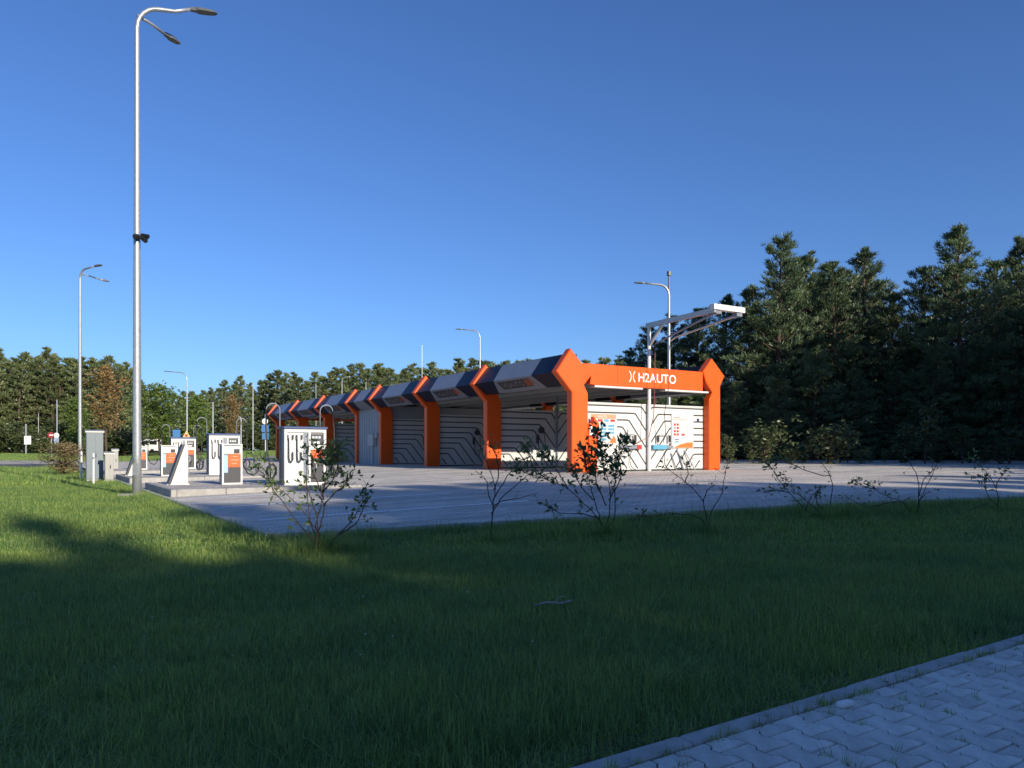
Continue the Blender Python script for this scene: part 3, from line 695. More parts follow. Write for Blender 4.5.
for px, py, hh, lb in ((81.5, 478.5, 1.0, 'white marker post between the brown bush and the tall cabinet'), (93.5, 483.5, .95, 'white marker post in front of the tall cabinet')):
    x, y = hit(px, py); t = thing('marker_post', lb, 'post', (x, y, gz(x, y) - .04), 0)
    MB().tube([(0, 0, 0), (0, 0, hh + .04)], .032, 10).tube([(0, 0, hh + .04), (0, 0, hh + .07)], [.034, .01], 10).build('shaft', mat('white_metal', (.7, .7, .68)), t)
    MB().box(-.035, .035, -.038, -.030, hh - .12, hh - .06).build('reflector', GREY, t)

# ------------------------------------------------------------------ lamps
def lamp_head(mb, p, d, L=.62, w_=.24, tilt=0.):
    d = Vector(d).normalized(); q = d.cross(Vector((0, 0, 1))).normalized(); k = q.cross(d); P = Vector(p)
    rr = [(0, .045, .05), (.12, .06, .06), (.2, w_ / 2, .055), (L * .6, w_ / 2, .05), (L * .9, w_ * .38, .035), (L, w_ * .18, .015)]
    vs = []
    for a, b, c in rr: vs += [P + d * a + q * b - k * c * .5, P + d * a - q * b - k * c * .5, P + d * a - q * b * .7 + k * c, P + d * a + q * b * .7 + k * c]
    fs = [(0, 1, 2, 3), (23, 22, 21, 20)] + [(i * 4 + j, (i + 1) * 4 + j, (i + 1) * 4 + (j + 1) % 4, i * 4 + (j + 1) % 4) for i in range(5) for j in range(4)]
    mb.add(vs, fs)
def street_lamp(label, x, y, h, arms, r0=.095, r1=.045, group=None, slab=False, heads=.62, z=None):
    """ARMS: (direction x, y, reach, rise) each"""
    zb = gz(x, y) - .04 if z is None else z
    t = thing('street_lamp', label, 'street lamp', (x, y, zb), 0, group)
    a0 = arms[0]; bend = min(.7, a0[2] * .42); pts = [(0, 0, 0), (0, 0, 1.0)]; rs = [r0, r0 * .96]
    top = h - zb - a0[3] * .0; pts += [(0, 0, top - bend * 1.15)]; rs += [r1 * 1.05]
    dx, dy = a0[0], a0[1]; n_ = math.hypot(dx, dy); dx /= n_; dy /= n_
    for k in range(1, 7): a = R(15 * k); pts.append((dx * bend * (1 - math.cos(a)), dy * bend * (1 - math.cos(a)), top - bend * 1.15 + bend * 1.1 * math.sin(a))); rs.append(r1)
    e = pts[-1]; rest_ = a0[2] - bend; pts.append((e[0] + dx * rest_ * .5, e[1] + dy * rest_ * .5, e[2] + .03)); pts.append((e[0] + dx * rest_, e[1] + dy * rest_, e[2] + .05 + a0[3])); rs += [r1 * .85, r1 * .8]
    MB().tube(pts, rs, 14).build('pole', GALV, t, smooth=True)
    mb = MB(); lamp_head(mb, pts[-1], (dx, dy, .05), heads, heads * .36); mb.build('lamp_head', LAMPG, t)
    for (ax, ay, reach, rise) in arms[1:]:
        n_ = math.hypot(ax, ay); ax /= n_; ay /= n_; zb2 = top - bend * .55
        p0 = (ax * .01, ay * .01, zb2); p1 = (ax * reach, ay * reach, zb2 + rise)
        MB().tube([p0, ((p0[0] + p1[0]) / 2, (p0[1] + p1[1]) / 2, (p0[2] + p1[2]) / 2 + .03), p1], r1 * .7, 10).build('side_arm', GALV, t, smooth=True)
        mb = MB(); lamp_head(mb, p1, (ax, ay, rise / reach * .6), heads * .8, heads * .3); mb.build('lamp_head', LAMPG, t)
    if slab: MB().box(-.34, .34, -.30, .30, -.04, .06, bev=.015).build('foot_slab', CONC, t)
    MB().box(-r0 * .5, r0 * .5, -r0 * 1.03, -r0 * .8, .5, .78).build('access_door', GALV, t)
    return t
x, y = hit(137, 494.5); l1 = street_lamp('tallest galvanised street lamp with two heads on a concrete foot in the lawn', x, y, EYE + 446 / F * y, [(.92, .38, 1.18, .10), (.36, .93, .85, -.02)], .105, .052, slab=True)
zc = EYE + 211 / F * y - l1.location.z
MB().box(-.02, .30, -.16, -.06, zc - .03, zc + .03).build('camera_bracket', BLACK, l1)
MB().tube([(.06, -.10, zc + .04), (.10, -.30, zc - .02)], .06, 8).tube([(.16, -.1, zc + .06), (.34, -.14, zc + .02)], .05, 8).tube([(.2, -.1, zc - .03), (.30, -.2, zc - .10)], .055, 8).build('security_camera', BLACK, l1)
x, y = hit(80, 470); street_lamp('street lamp with two heads behind the brown bush on the lawn', x, y, EYE + 181 / F * y, [(.9, -.4, 1.1, .0), (.8, .6, .95, -.18)], .10, .05, heads=.55)
def lamp_at(px, py_top, Y, label, dx, reach, **k):
    x = (px - 512) / F * Y; return street_lamp(label, x, Y, EYE + (HZ - py_top) / F * Y, [(dx, .0, reach, .02)], **k)
l = lamp_at(187, 372, 76, 'single arm street lamp carrying a yellow warning triangle', -1, 1.7, r0=.09)
MB().prism([(-.42, 3.0 - 1.0), (.42, 2.0), (0, 2.75)], -.13, -.10).build('warning_triangle', YELLOW, l); MB().box(-.12, .12, -.14, -.131, 2.14, 2.36).build('triangle_symbol', REDP, l)
lamp_at(480, 330, 62, 'single arm street lamp rising behind the middle of the canopy', -1, 1.35, r0=.10)
l = lamp_at(669, 284, 42, 'street lamp with top camera behind the boom mast', -1, 1.3, r0=.11, r1=.06)
zt = EYE + (HZ - 284) / F * 42 - l.location.z
MB().tube([(0, 0, zt - 1.0), (0, 0, zt + .45)], .05, 10).tube([(0, 0, zt + .45), (0, 0, zt + .68)], .12, 12).build('dome_camera', LAMPG, l)
lamp_at(342, 377, 92, 'small square armed lamp behind the far canopy end', 1, 1.0, r0=.08, heads=.9)
for px, top, Y, lb, dx in ((148, 412, 130, 'thin far lamp above the white minibus', 1), (176, 409, 100, 'thin far lamp with short arm beside the warning triangle', 1), (241, 416, 90, 'thin far lamp beside the browning tree', -1)):
    lamp_at(px, top, Y, lb, dx, .9, r0=.09, r1=.06, heads=.7)
def plain_pole(name, px, top, Y, r, label, cat='pole'):
    x = (px - 512) / F * Y; z = gz(x, Y) - .04; t = thing(name, label, cat, (x, Y, z), 0)
    h = EYE + (HZ - top) / F * Y - z
    MB().tube([(0, 0, 0), (0, 0, h)], [r * .7, r * .42], 8).build('shaft', GALV, t); MB().box(-r * 1.6, r * 1.6, -r * 1.6, r * 1.6, 0, .06).build('foot_plate', CONC, t)
    return t
plain_pole('flag_pole', 253, 383, 66, .07, 'thin bare pole behind the nearest vacuum station')
plain_pole('flag_pole', 422, 345, 80, .06, 'needle thin aerial pole above the canopy')
plain_pole('flag_pole', 213, 402, 62, .09, 'grey bare pole beside the middle vacuum station')
plain_pole('utility_pole', 38.5, 413, 100, .10, 'pale bare pole in front of the far wood near the road sign')
plain_pole('flag_pole', 316, 384, 95, .06, 'thin pole above the far end of the canopy')
plain_pole('flag_pole', 366, 382, 92, .05, 'thin pole between two orange canopy tips')
# road signs
def sign(name, px, top, Y, parts, label, r=.05):
    x = (px - 512) / F * Y; z = gz(x, Y) - .04; t = thing(name, label, 'road sign', (x, Y, z), 0); h = EYE + (HZ - top) / F * Y - z
    MB().tube([(0, 0, 0), (0, 0, h)], r, 8).build('post', GALV, t)
    for kind, cx, cz, s, m, nm in parts:
        mb = MB()
        if kind == 'disc': mb.prism([(cx + s * math.cos(R(a)), h + cz + s * math.sin(R(a))) for a in range(0, 360, 20)], -.10, -.07)
        elif kind == 'bar': mb.box(cx - s, cx + s, -.112, -.10, h + cz - s * .28, h + cz + s * .28)
        elif kind == 'rect': mb.box(cx - s, cx + s, -.10, -.07, h + cz - s * 1.25, h + cz + s * 1.25)
        else: mb.box(cx - s, cx + s, -.10, -.07, h + cz - s, h + cz + s)
        mb.build(nm, m, t)
    return t
sign('no_entry_sign', 51.5, 433, 72, [('disc', 0, -.2, .30, mat('faded_red_print', (.30, .04, .04), .6), 'disc'), ('bar', .05, -.2, .19, LETTER, 'bar')], 'round red no entry sign with white bar by the road')
sign('parking_sign', 57, 400, 74, [('disc', 0, -3.4, .26, LETTER, 'disc'), ('rect', 0, -3.9, .22, mat('pale_blue_sign', (.35, .42, .62), .5), 'plate')], 'slender post with white disc and pale blue plate beside the no entry sign')
sign('notice_board', 26, 424, 95, [('rect', .25, -2.0, .42, LETTER, 'board')], 'white notice board on a post at the wood edge', .09)
sign('direction_sign', 265.5, 414, 52, [('disc', 0, -.5, .20, LETTER, 'disc'), ('sq', 0, -.98, .24, BLUEP, 'blue_plate'), ('sq', .02, -1.5, .22, BLUEP, 'blue_plate')], 'post with a white disc and two blue plates behind the nearest vacuum station', .05)
sign('blue_sign', 177, 431, 62, [('sq', 0, -.2, .30, BLUEP, 'plate')], 'square blue sign beside the warning triangle lamp', .04)

# ------------------------------------------------------------------ minibus and car far away
def vehicle(name, label, cat, x, y, L_, hh, wd, prof, wins, paint):
    t = thing(name, label, cat, (x, y, gz(x, y) + .03), 0)
    MB().add(*chamfer_prism(prof, -wd / 2, wd / 2, .10)).build('body', paint, t)
    for (a, b, c, d) in wins:
        mb = MB().box(a, b, -wd / 2 - .015, -wd / 2 + .01, c, d, bev=.004); mb.build('window', GLASS, t)
    for wx in (-L_ * .30, L_ * .30):
        for s in (-1, 1):
            wh = MB().tube([(wx, s * wd / 2 - .1, .34), (wx, s * wd / 2 + .04, .34)], .34, 16).build('wheel', BLACK, t)
            MB().tube([(wx, s * wd / 2 + (.035 if s > 0 else -.06), .34), (wx, s * wd / 2 + (.055 if s > 0 else -.04), .34)], .19, 12).build('rim', STEEL, wh)
    MB().box(-L_ / 2 - .01, -L_ / 2 + .08, -wd / 2 + .1, -wd / 2 + .35, .6, .78).build('headlight', GLASS, t)
    return t
bus = [(-2.6, .3), (2.6, .3), (2.6, 2.4), (2.45, 2.55), (-1.6, 2.55), (-2.1, 1.5), (-2.6, 1.25)]
vehicle('white_minibus', 'white minibus with dark windows on the far road', 'minibus', (144 - 512) / F * 146, 147, 5.2, 2.5, 2.0, bus, [(-1.45, -.5, 1.5, 2.2), (-.35, .9, 1.5, 2.2), (1.05, 2.4, 1.5, 2.2)], mat('white_paint', (.75, .75, .73), .25))
car = [(-2.1, .3), (2.1, .3), (2.1, .95), (1.5, 1.4), (.2, 1.45), (-.7, .98), (-2.0, .8)]
vehicle('white_car', 'small white car just ahead of the minibus', 'car', (130 - 512) / F * 146, 148, 4.2, 1.4, 1.7, car, [(-.5, .35, .95, 1.32), (.45, 1.4, .95, 1.32)], mat('white_paint', (.75, .75, .73), .25))

# ------------------------------------------------------------------ trees
def tri_cloud(mb, c, d, rr, n, L_, wd, mi, rg, tone):
    """a tuft: N thin blades fanning out of C towards D"""
    for _ in range(n):
        q = Vector((rg.gauss(0, 1), rg.gauss(0, 1), rg.gauss(0, 1))).normalized() * .75 + d
        q.normalize(); s = q.cross(Vector((rg.gauss(0, 1), rg.gauss(0, 1), rg.gauss(0, 1)))).normalized() * wd
        b = c + Vector((rg.gauss(0, rr), rg.gauss(0, rr), rg.gauss(0, rr) * .6)); e = b + q * L_ * rg.uniform(.6, 1.1)
        k = len(mb.v); mb.v += [tuple(b - s * .5), tuple(b + s * .5), tuple(e + s * .25), tuple(e - s * .25)]; mb.f.append((k, k + 1, k + 2, k + 3)); mb.m.append(mi); mb.t.append(min(1, max(0, tone + rg.uniform(-.2, .2))))
def pine(seed, h, cb, rad, nb, tufts, blades, L_=.34, wd=.045, needle=NEEDLE, shape=1.0, leader=True):
    rg = random.Random(seed); tr = MB(); fo = MB()
    lean = Vector((rg.uniform(-.3, .3), rg.uniform(-.3, .3), 0)); kk = 9
    def axis(t): return Vector((lean.x * t * t + .06 * math.sin(t * 7 + seed), lean.y * t * t + .06 * math.cos(t * 6 + seed), h * t))
    tr.tube([axis(i / kk) for i in range(kk + 1)], [max(.012, .016 * h * (1 - i / kk) ** .8 + .01) for i in range(kk + 1)], 7)
    for b in range(nb):
        f = (b + rg.random()) / nb; t = cb + (1 - cb) * f * .985; base = axis(t)
        prof = (1 - f) ** .80 * (.70 + .30 * min(1, f / .18)) ; R_ = rad * 1.12 * (prof + .05) * rg.uniform(.50, 1.22) * shape
        az = b * 2.399 + rg.uniform(-.5, .5); el = (.05 + .85 * f) * rg.uniform(.7, 1.25)
        dv = Vector((math.cos(az), math.sin(az), 0)); pts = []
        for i in range(5):
            s = i / 4; pts.append(base + dv * R_ * s + Vector((0, 0, R_ * math.tan(min(1.0, el)) * (s * .55 + .45 * s * s) + rg.uniform(-.06, .06) - (.10 * R_ * s * (1 - f)))))
        tr.tube(pts, [.022 + .006 * R_ * (1 - i / 4) * 2 for i in range(5)], 5, caps=False)
        nt_ = max(3, int(tufts * (.35 + .65 * prof) * rg.uniform(.7, 1.25))); tone0 = rg.uniform(.15, .85)
        for q in range(nt_):
            s = 1 - abs(rg.gauss(0, .34)); 
            if s < .12: s = rg.uniform(.2, 1)
            i = min(3, int(s * 4)); p = pts[i].lerp(pts[i + 1], s * 4 - i); wdt = R_ * .34 * (1.15 - s * .6)
            off = Vector((rg.gauss(0, wdt * .6), rg.gauss(0, wdt * .6), abs(rg.gauss(0, .11 * min(1.5, R_))) * .9 + .02))
            dd = (dv * .5 + Vector((0, 0, .75)) + off * .3).normalized()
            tri_cloud(fo, p + off, dd, .07, blades, L_, wd, 0, rg, tone0)
    for q in range(8): tri_cloud(fo, axis(.93 + .07 * q / 8), Vector((0, 0, 1)), .07, blades, L_, wd, 0, rg, .6)
    return fo.mesh('crown', needle), tr.mesh('trunk', BARK, smooth=True), h
def leafy(seed, h, cb, rad, nb, tufts, lsize, leafm, barkm=BARK, leafn=5):
    rg = random.Random(seed); tr = MB(); fo = MB(); lean = Vector((rg.uniform(-.2, .2), rg.uniform(-.2, .2), 0))
    def axis(t): return Vector((lean.x * t + .05 * math.sin(t * 9 + seed), lean.y * t, h * t))
    tr.tube([axis(i / 6) for i in range(7)], [.014 * h * (1 - i / 6) + .012 for i in range(7)], 7)
    for b in range(nb):
        f = (b + rg.random()) / nb; t = cb + (1 - cb) * f * .97; base = axis(t); prof = math.sin(math.pi * min(1, (f * .82 + .18))) ** .7 + .08
        R_ = rad * prof * rg.uniform(.6, 1.15); az = b * 2.399 + rg.uniform(-.5, .5); up = rg.uniform(.5, 1.1)
        dv = Vector((math.cos(az), math.sin(az), up)).normalized(); pts = [base + dv * R_ * i / 3 + Vector((0, 0, -.05 * R_ * i * i / 9)) for i in range(4)]
        tr.tube(pts, [.02, .014, .01, .006], 4, caps=False); tone0 = rg.uniform(.1, .9)
        for q in range(tufts):
            s = rg.uniform(.25, 1.05); p = base + dv * R_ * s + Vector((rg.gauss(0, .17 * rad), rg.gauss(0, .17 * rad), rg.gauss(0, .13 * rad)))
            for _ in range(leafn):
                c = p + Vector((rg.gauss(0, .1), rg.gauss(0, .1), rg.gauss(0, .1))) * (lsize * 8)
                a = Vector((rg.gauss(0, 1), rg.gauss(0, 1), rg.gauss(0, .6))).normalized() * lsize; bb = a.cross(Vector((rg.gauss(0, 1), rg.gauss(0, 1), rg.gauss(0, 1)))).normalized() * lsize * .45
                k = len(fo.v); fo.v += [tuple(c - a), tuple(c + bb), tuple(c + a), tuple(c - bb)]; fo.f.append((k, k + 1, k + 2, k + 3)); fo.m.append(0); fo.t.append(min(1, max(0, tone0 + rg.uniform(-.25, .25))))
    return fo.mesh('crown', leafm), tr.mesh('trunk', barkm, smooth=True), h
def plant_tree(name, proto, x, y, h, rz, label, cat, group=None, wide=1.):
    cr, tk, h0 = proto; t = thing(name, label, cat, (x, y, gz(x, y) - .06), rz, group); k = h / h0; t.scale = (k * wide, k * wide, k)
    put('crown', cr, t); put('trunk', tk, t); return t
NEAR = [pine(11 + i, 13, .07, 3.1, 92, 30, 15, L_=.24, wd=.036) for i in range(5)]
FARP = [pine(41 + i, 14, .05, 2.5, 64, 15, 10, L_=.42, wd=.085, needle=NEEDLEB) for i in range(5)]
CAST = NEAR

HB0 = leafy(14, 1.6, .02, 1.3, 30, 22, .10, LEAFS, TWIG, 5)
def pxx(px, Y): return (px - 512) / F * Y
# pines to the right of the wash
RP = [(630, 350, 56, 'lowest pine of the stand, left of the boom mast'), (650, 328, 54, 'bushy pine just beyond the boom mast'), (672, 316, 53, 'pine behind the street lamp with the top camera'), (697, 308, 51, 'pine rising above the right end of the gable beam'), (722, 297, 49, 'pine directly under the tip of the boom arms'), (749, 288, 47, 'pine beside the white cross bar of the boom'),
      (779, 240, 46, 'tall open topped pine, first high top right of the wash'), (806, 256, 50, 'slim topped pine second in the line of high pines'), (836, 262, 47, 'pine with feathery top in the middle of the stand'), (869, 247, 49, 'broad pale topped pine before the gap in the skyline'), (893, 292, 46, 'lower pine filling the gap in the skyline'),
      (925, 268, 46, 'dark pine left of the highest spired pine'), (958, 229, 44, 'highest spired pine of the stand'), (992, 262, 49, 'pale lit pine behind the highest spired pine'), (1024, 240, 43, 'dark pine cut by the edge of the picture')]
for i, (px, top, Y, lb) in enumerate(RP):
    x = pxx(px, Y); h = EYE + (HZ - top) / F * Y - gz(x, Y); plant_tree('pine_tree', NEAR[i % 5], x, Y, h, i * 1.7, lb, 'pine tree', 'pines beyond the wash', 1.12)
k = 0
for px in range(640, 1090, 26):                 # second and third rows of the stand
    for Y, tp in ((53, 60), (59, 75)):
        pp = px + rnd.uniform(-9, 9); ys = Y + rnd.uniform(-2, 2)
        sk = np.interp(pp, [640, 690, 745, 780, 870, 900, 925, 958, 1000, 1090], [338, 306, 286, 245, 250, 295, 270, 240, 262, 250])
        top = sk + rnd.uniform(18, tp); x = pxx(pp, ys); h = EYE + (HZ - top) / F * ys - gz(x, ys)
        plant_tree('pine_tree', NEAR[k % 5], x, ys, h, k * 2.1, 'inner pine of the dark stand beyond the plaza, mostly hidden', 'pine tree', 'inner pines of the stand', 1.1); k += 1
for px in range(600, 1110, 17):
    plant_tree('bush', HB0, pxx(px, 50), 50 + rnd.uniform(-2, 6), rnd.uniform(2.4, 3.6), px, 'dark bush between the trunks of the stand', 'bush', 'bushes inside the stand', 1.5)
for px in range(655, 1100, 40):                 # low skirts in front
    Y = 42.5 + rnd.uniform(-.8, 1.5) + (3 if px < 720 else 0); x = pxx(px, Y)
    plant_tree('young_pine', NEAR[k % 5], x, Y, rnd.uniform(4.5, 6.5), k * 1.3, 'dark young pine at the foot of the stand, ' + ['behind the boom mast', 'behind the top camera lamp', 'behind the right end of the gable', 'just right of the gable', 'near the first tall pine', 'left of the thin sapling', 'below the second high pine', 'below the feathery pine', 'behind the thin sapling', 'below the highest pine', 'right of the highest pine', 'at the edge of the picture'][(px - 655) // 40], 'pine tree', 'young pines at the foot of the stand', 1.25); k += 1

# far wood
SK = [(-60, 350), (0, 352), (22, 354), (48, 350), (62, 358), (80, 358), (104, 357), (118, 362), (134, 372), (150, 392), (168, 400), (184, 388), (205, 390), (225, 383), (240, 378), (255, 382), (285, 370), (300, 377), (330, 368), (350, 364), (372, 364), (400, 367), (440, 362), (500, 361), (560, 362), (620, 360), (660, 356)]
land = [(20, 'beside the notice board'), (66, 'behind the no entry sign'), (100, 'behind the two headed lamp'), (135, 'near the tallest street lamp'), (170, 'behind the white minibus'), (215, 'behind the warning triangle'), (262, 'behind the middle vacuum station'), (310, 'above the nearest vacuum station'), (365, 'above the far end of the canopy'), (430, 'above the middle of the canopy'), (520, 'above the near half of the canopy'), (9999, 'hidden behind the gable')]
ADJ = ['round shouldered', 'crooked', 'wide skirted', 'grey green', 'bright topped', 'slender', 'broad', 'dark', 'olive green', 'ragged', 'full crowned', 'narrow topped', 'flat topped', 'bushy', 'leaning', 'open crowned', 'tallest', 'lowest', 'thin', 'dense']; USED = set()
k = 0; px = -55.
while px < 640:
    Y = rnd.uniform(104, 116) if px < 130 else rnd.uniform(155, 172) if px < 230 else rnd.uniform(120, 140)
    top = np.interp(px, [a for a, _ in SK], [b for _, b in SK]) + rnd.choice((-2, 0, 1, 3, 5, 8)) ; x = pxx(px, Y)
    h = EYE + (HZ - top) / F * Y - gz(x, Y); lm = next(b for a, b in land if px < a)
    adj = next(a for a in rnd.sample(ADJ, 20) + ADJ if (a, lm) not in USED or a == 'dense'); USED.add((adj, lm))
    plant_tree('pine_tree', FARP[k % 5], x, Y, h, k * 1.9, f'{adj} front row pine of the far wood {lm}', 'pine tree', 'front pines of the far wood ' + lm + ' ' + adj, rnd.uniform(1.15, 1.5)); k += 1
    px += rnd.uniform(7, 10)
px = -70.
while px < 640:
    Y = (rnd.uniform(120, 130) if px < 130 else rnd.uniform(176, 190) if px < 230 else rnd.uniform(145, 160)); top = np.interp(px, [a for a, _ in SK], [b for _, b in SK]) + rnd.uniform(0, 9); x = pxx(px, Y)
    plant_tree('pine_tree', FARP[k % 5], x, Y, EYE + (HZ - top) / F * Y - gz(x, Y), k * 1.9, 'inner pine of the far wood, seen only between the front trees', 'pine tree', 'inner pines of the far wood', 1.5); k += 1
    px += 14

# young broadleaved trees
T1 = leafy(5, 9, .28, 2.2, 34, 15, .15, LEAFO); T2 = leafy(6, 8, .20, 2.5, 40, 22, .16, LEAFG); 
for px, top, Y, pr, lb, wd_ in ((106, 368, 78, T1, 'young tree with browning orange leaves behind the tall cabinet', 1.), (160, 388, 92, T2, 'yellow green broadleaved tree above the white minibus', 1.25), (232, 396, 84, T1, 'browning tree behind the middle vacuum station', .8), (196, 398, 96, T2, 'light green tree right of the warning triangle lamp', 1.0), (76, 400, 92, T2, 'green young tree behind the two headed lamp', .9)):
    x = pxx(px, Y); plant_tree('young_tree', pr, x, Y, EYE + (HZ - top) / F * Y - gz(x, Y), px * .1, lb, 'tree', None, wd_)
# brown bush on the lawn
BB = leafy(9, 1.35, .02, .80, 46, 22, .028, leafmat('mottled_bush_leaves', (.19, .22, .07), (.40, .26, .13), .35), TWIG, 5)
x, y = hit(65, 475); plant_tree('bush', BB, x, y, 1.35, 0, 'round green and russet bush on the lawn beside the marker post', 'bush', None, 1.6)
# undergrowth at the foot of far wood
HB = leafy(13, 1.6, .02, 1.3, 26, 14, .10, LEAFS, TWIG, 5)
for i in range(92):
    px = -30 + (i % 46) * 14 + rnd.uniform(-5, 5)
    if 125 < px < 240: Y = 168
    else: Y = 100 if px < 130 else 116
    if i > 45: Y += 14
    plant_tree('bush', HB, pxx(px, Y), Y + rnd.uniform(-3, 3), rnd.uniform(1.6, 3.6), i, 'low dark bush along the foot of the far wood', 'bush', 'bushes along the far wood', 1.3)
# border shrubs in front of the right stand
SUM = [leafy(21, 1.6, .05, .75, 16, 7, .075, LEAFS, TWIG, 6), leafy(22, 2.0, .30, .6, 13, 9, .085, LEAFS, TWIG, 6), leafy(23, 1.2, .02, .9, 18, 7, .07, LEAFS, TWIG, 6)]
for i in range(28):
    px = 735 + i * 11.6 + rnd.uniform(-6, 6); Y = 37.5 + rnd.uniform(-.8, 1.6); x = pxx(px, Y)
    near = 'near the gable column' if px < 790 else 'under the tall open topped pine' if px < 850 else 'under the pale topped pine' if px < 905 else 'under the highest pine' if px < 985 else 'at the end of the plaza'
    plant_tree('shrub', SUM[i % 3], x, Y, rnd.choice((.55, .7, .9, 1.0, 1.3, 1.7)), i * 2.2, 'leafy border shrub at the plaza edge ' + near, 'shrub', 'border shrubs ' + near, 1.15)
Y = 37.2; plant_tree('shrub', SUM[1], pxx(925, Y), Y, 2.75, .4, 'tall thin sapling with a leafy top standing above the border shrubs', 'sapling', None, .8)
Y = 37.4; plant_tree('shrub', SUM[1], pxx(962, Y), Y, 1.9, 2.4, 'leafy shrub right of the tall thin sapling', 'shrub', None, 1.2)

# woods behind the viewpoint and to the side: they shade the lawn
def wl(w_, l_): return (w_ * .772 + l_ * SX, w_ * .636 + l_ * SY)
k = 0
CASTERS = []
def front(w_):                                  # how far along the sun's line the shade reaches
    return 7.2 if w_ < 4.0 else 12.0 if w_ < 7.2 else 16.2 if w_ < 12.2 else 11. if w_ < 14 else 8.
ww = -20.
while ww < 48:
    for L0, st_, cut in ((34, 1, 0), (31, .6, .9), (27, .6, 2.4), (21, .3, 5)):
        fr_ = front(ww); h = .374 * (L0 + fr_ - cut) + .25
        if L0 == 34: h += rnd.uniform(-.35, .55)
        CASTERS.append((ww + rnd.uniform(-.4, .4), L0 + rnd.uniform(-1, 1), h))
    ww += 1.75 if ww < 14 else 2.6
for a in (-.6, .5, 1.6, 2.7): CASTERS.append((a, 23, .374 * (23 + 6.0)))
for a in (-7.0, -4.4, -2.2, .2, 1.8): CASTERS.append((a, 40, .374 * (40 + rnd.uniform(11.5, 14.5))))
ww = 36.5
while ww < 62:
    CASTERS.append((ww, -2 + rnd.uniform(-1, 1), 14.4 + rnd.uniform(-1.2, 1.4) - max(0, 39 - ww) * .9)); CASTERS.append((ww + 1, 3 + rnd.uniform(-1, 1), 13.5)) if ww > 39 else None; ww += 1.8
for (a, b, h) in CASTERS:
    x, y = wl(a, b)
    plant_tree('pine_tree', NEAR[k % 5], x, y, h, k * 1.37, 'pine of the wood behind the viewpoint' if b > 6 else 'pine of the wood edge right of the plaza', 'pine tree', 'pines behind the viewpoint' if b > 6 else 'pines of the wood edge right of the plaza', .42 if b > 37 and a < 2.5 and h > 18.5 else .92 if b > 6 else 1.2); k += 1

# ------------------------------------------------------------------ saplings on the lawn
def lawn_shrub(label, bx, by, stems, leaves, seed, lsize=.036, leafp=(), tuft=0):
    """STEMS: paths (photo px) ; LEAVES: leaf count per stem tip region"""
    rg = random.Random(seed); X, Y = hit(bx, by); zb = gz(X, Y) - .05
    t = thing('lawn_sapling', label, 'sapling', (X, Y, zb), 0, 'saplings on the lawn'); lf = MB(); n_ = 0
    def W(px, py, yy): return Vector(((px - 512) / F * yy - X, yy - Y, EYE - (py - HZ) / F * yy - zb))
    for si, (st_, nl) in enumerate(zip(stems, leaves)):
        oy = rg.uniform(-.35, .35); m_ = len(st_)
        P = [W(px, py, Y + oy * (i / max(1, m_ - 1)) * (1 if (px, py) != (bx, by) else 0)) for i, (px, py) in enumerate(st_)]
        Q = []
        for i in range(len(P) - 1):
            for s in range(4):
                f = s / 4; a = P[max(0, i - 1)]; b = P[i]; c = P[i + 1]; d = P[min(len(P) - 1, i + 2)]
                Q.append(.5 * ((2 * b) + (c - a) * f + (2 * a - 5 * b + 4 * c - d) * f * f + (3 * b - a - 3 * c + d) * f ** 3))
        Q.append(P[-1]); Q = [q + Vector((rg.gauss(0, .004), rg.gauss(0, .008), rg.gauss(0, .004))) for q in Q]; N = len(Q)
        MB().tube(Q, [.0055 * (1 - i / N) ** .8 + .0018 for i in range(N)], 6).build('stem', TWIG, t, smooth=True)
        tw = MB()
        for _ in range(int(nl * 1.25)):
            s = 1 - abs(rg.gauss(0, .28)); s = max(.25, min(.999, s)); i = int(s * (N - 1)); p = Q[i]; dr = (Q[min(N - 1, i + 1)] - Q[max(0, i - 1)]).normalized()
            side = (Vector((rg.gauss(0, 1), rg.gauss(0, 1), rg.gauss(0, .8) + .35))).normalized(); Lt = rg.uniform(.02, .13)
            q = p + (side * .8 + dr * .5).normalized() * Lt; tw.tube([p, q], [.0022, .0012], 3, caps=False)
            for z in range(rg.choice((1, 2, 3))):
                a = (side * .6 + dr * .5 + Vector((rg.gauss(0, .6), rg.gauss(0, .6), rg.gauss(0, .5)))).normalized(); L_ = lsize * rg.uniform(.6, 1.3) * 1.55
                bb = a.cross(Vector((rg.gauss(0, 1), rg.gauss(0, 1), rg.gauss(0, 1)))).normalized() * L_ * .21; nn = a.cross(bb).normalized() * L_ * .06
                k_ = len(lf.v); vs = [q, q + a * L_ * .35 + bb + nn, q + a * L_ * .75 + bb * .7 + nn, q + a * L_ - nn * 1.5, q + a * L_ * .75 - bb * .7 + nn, q + a * L_ * .35 - bb + nn, q + a * L_ * .5]
                lf.v += [tuple(v) for v in vs]; fs = [(0, 1, 6), (1, 2, 6), (2, 3, 6), (3, 4, 6), (4, 5, 6), (5, 0, 6)]
                tn = rg.random()
                for f in fs: lf.f.append(tuple(k_ + c for c in f)); lf.m.append(0); lf.t.append(tn)
        if tw.v: tw.build('twig', TWIG, t)
    if lf.v: o = lf.build('foliage', LEAF, t); o['kind'] = 'stuff'
    return t
B = (320, 553)
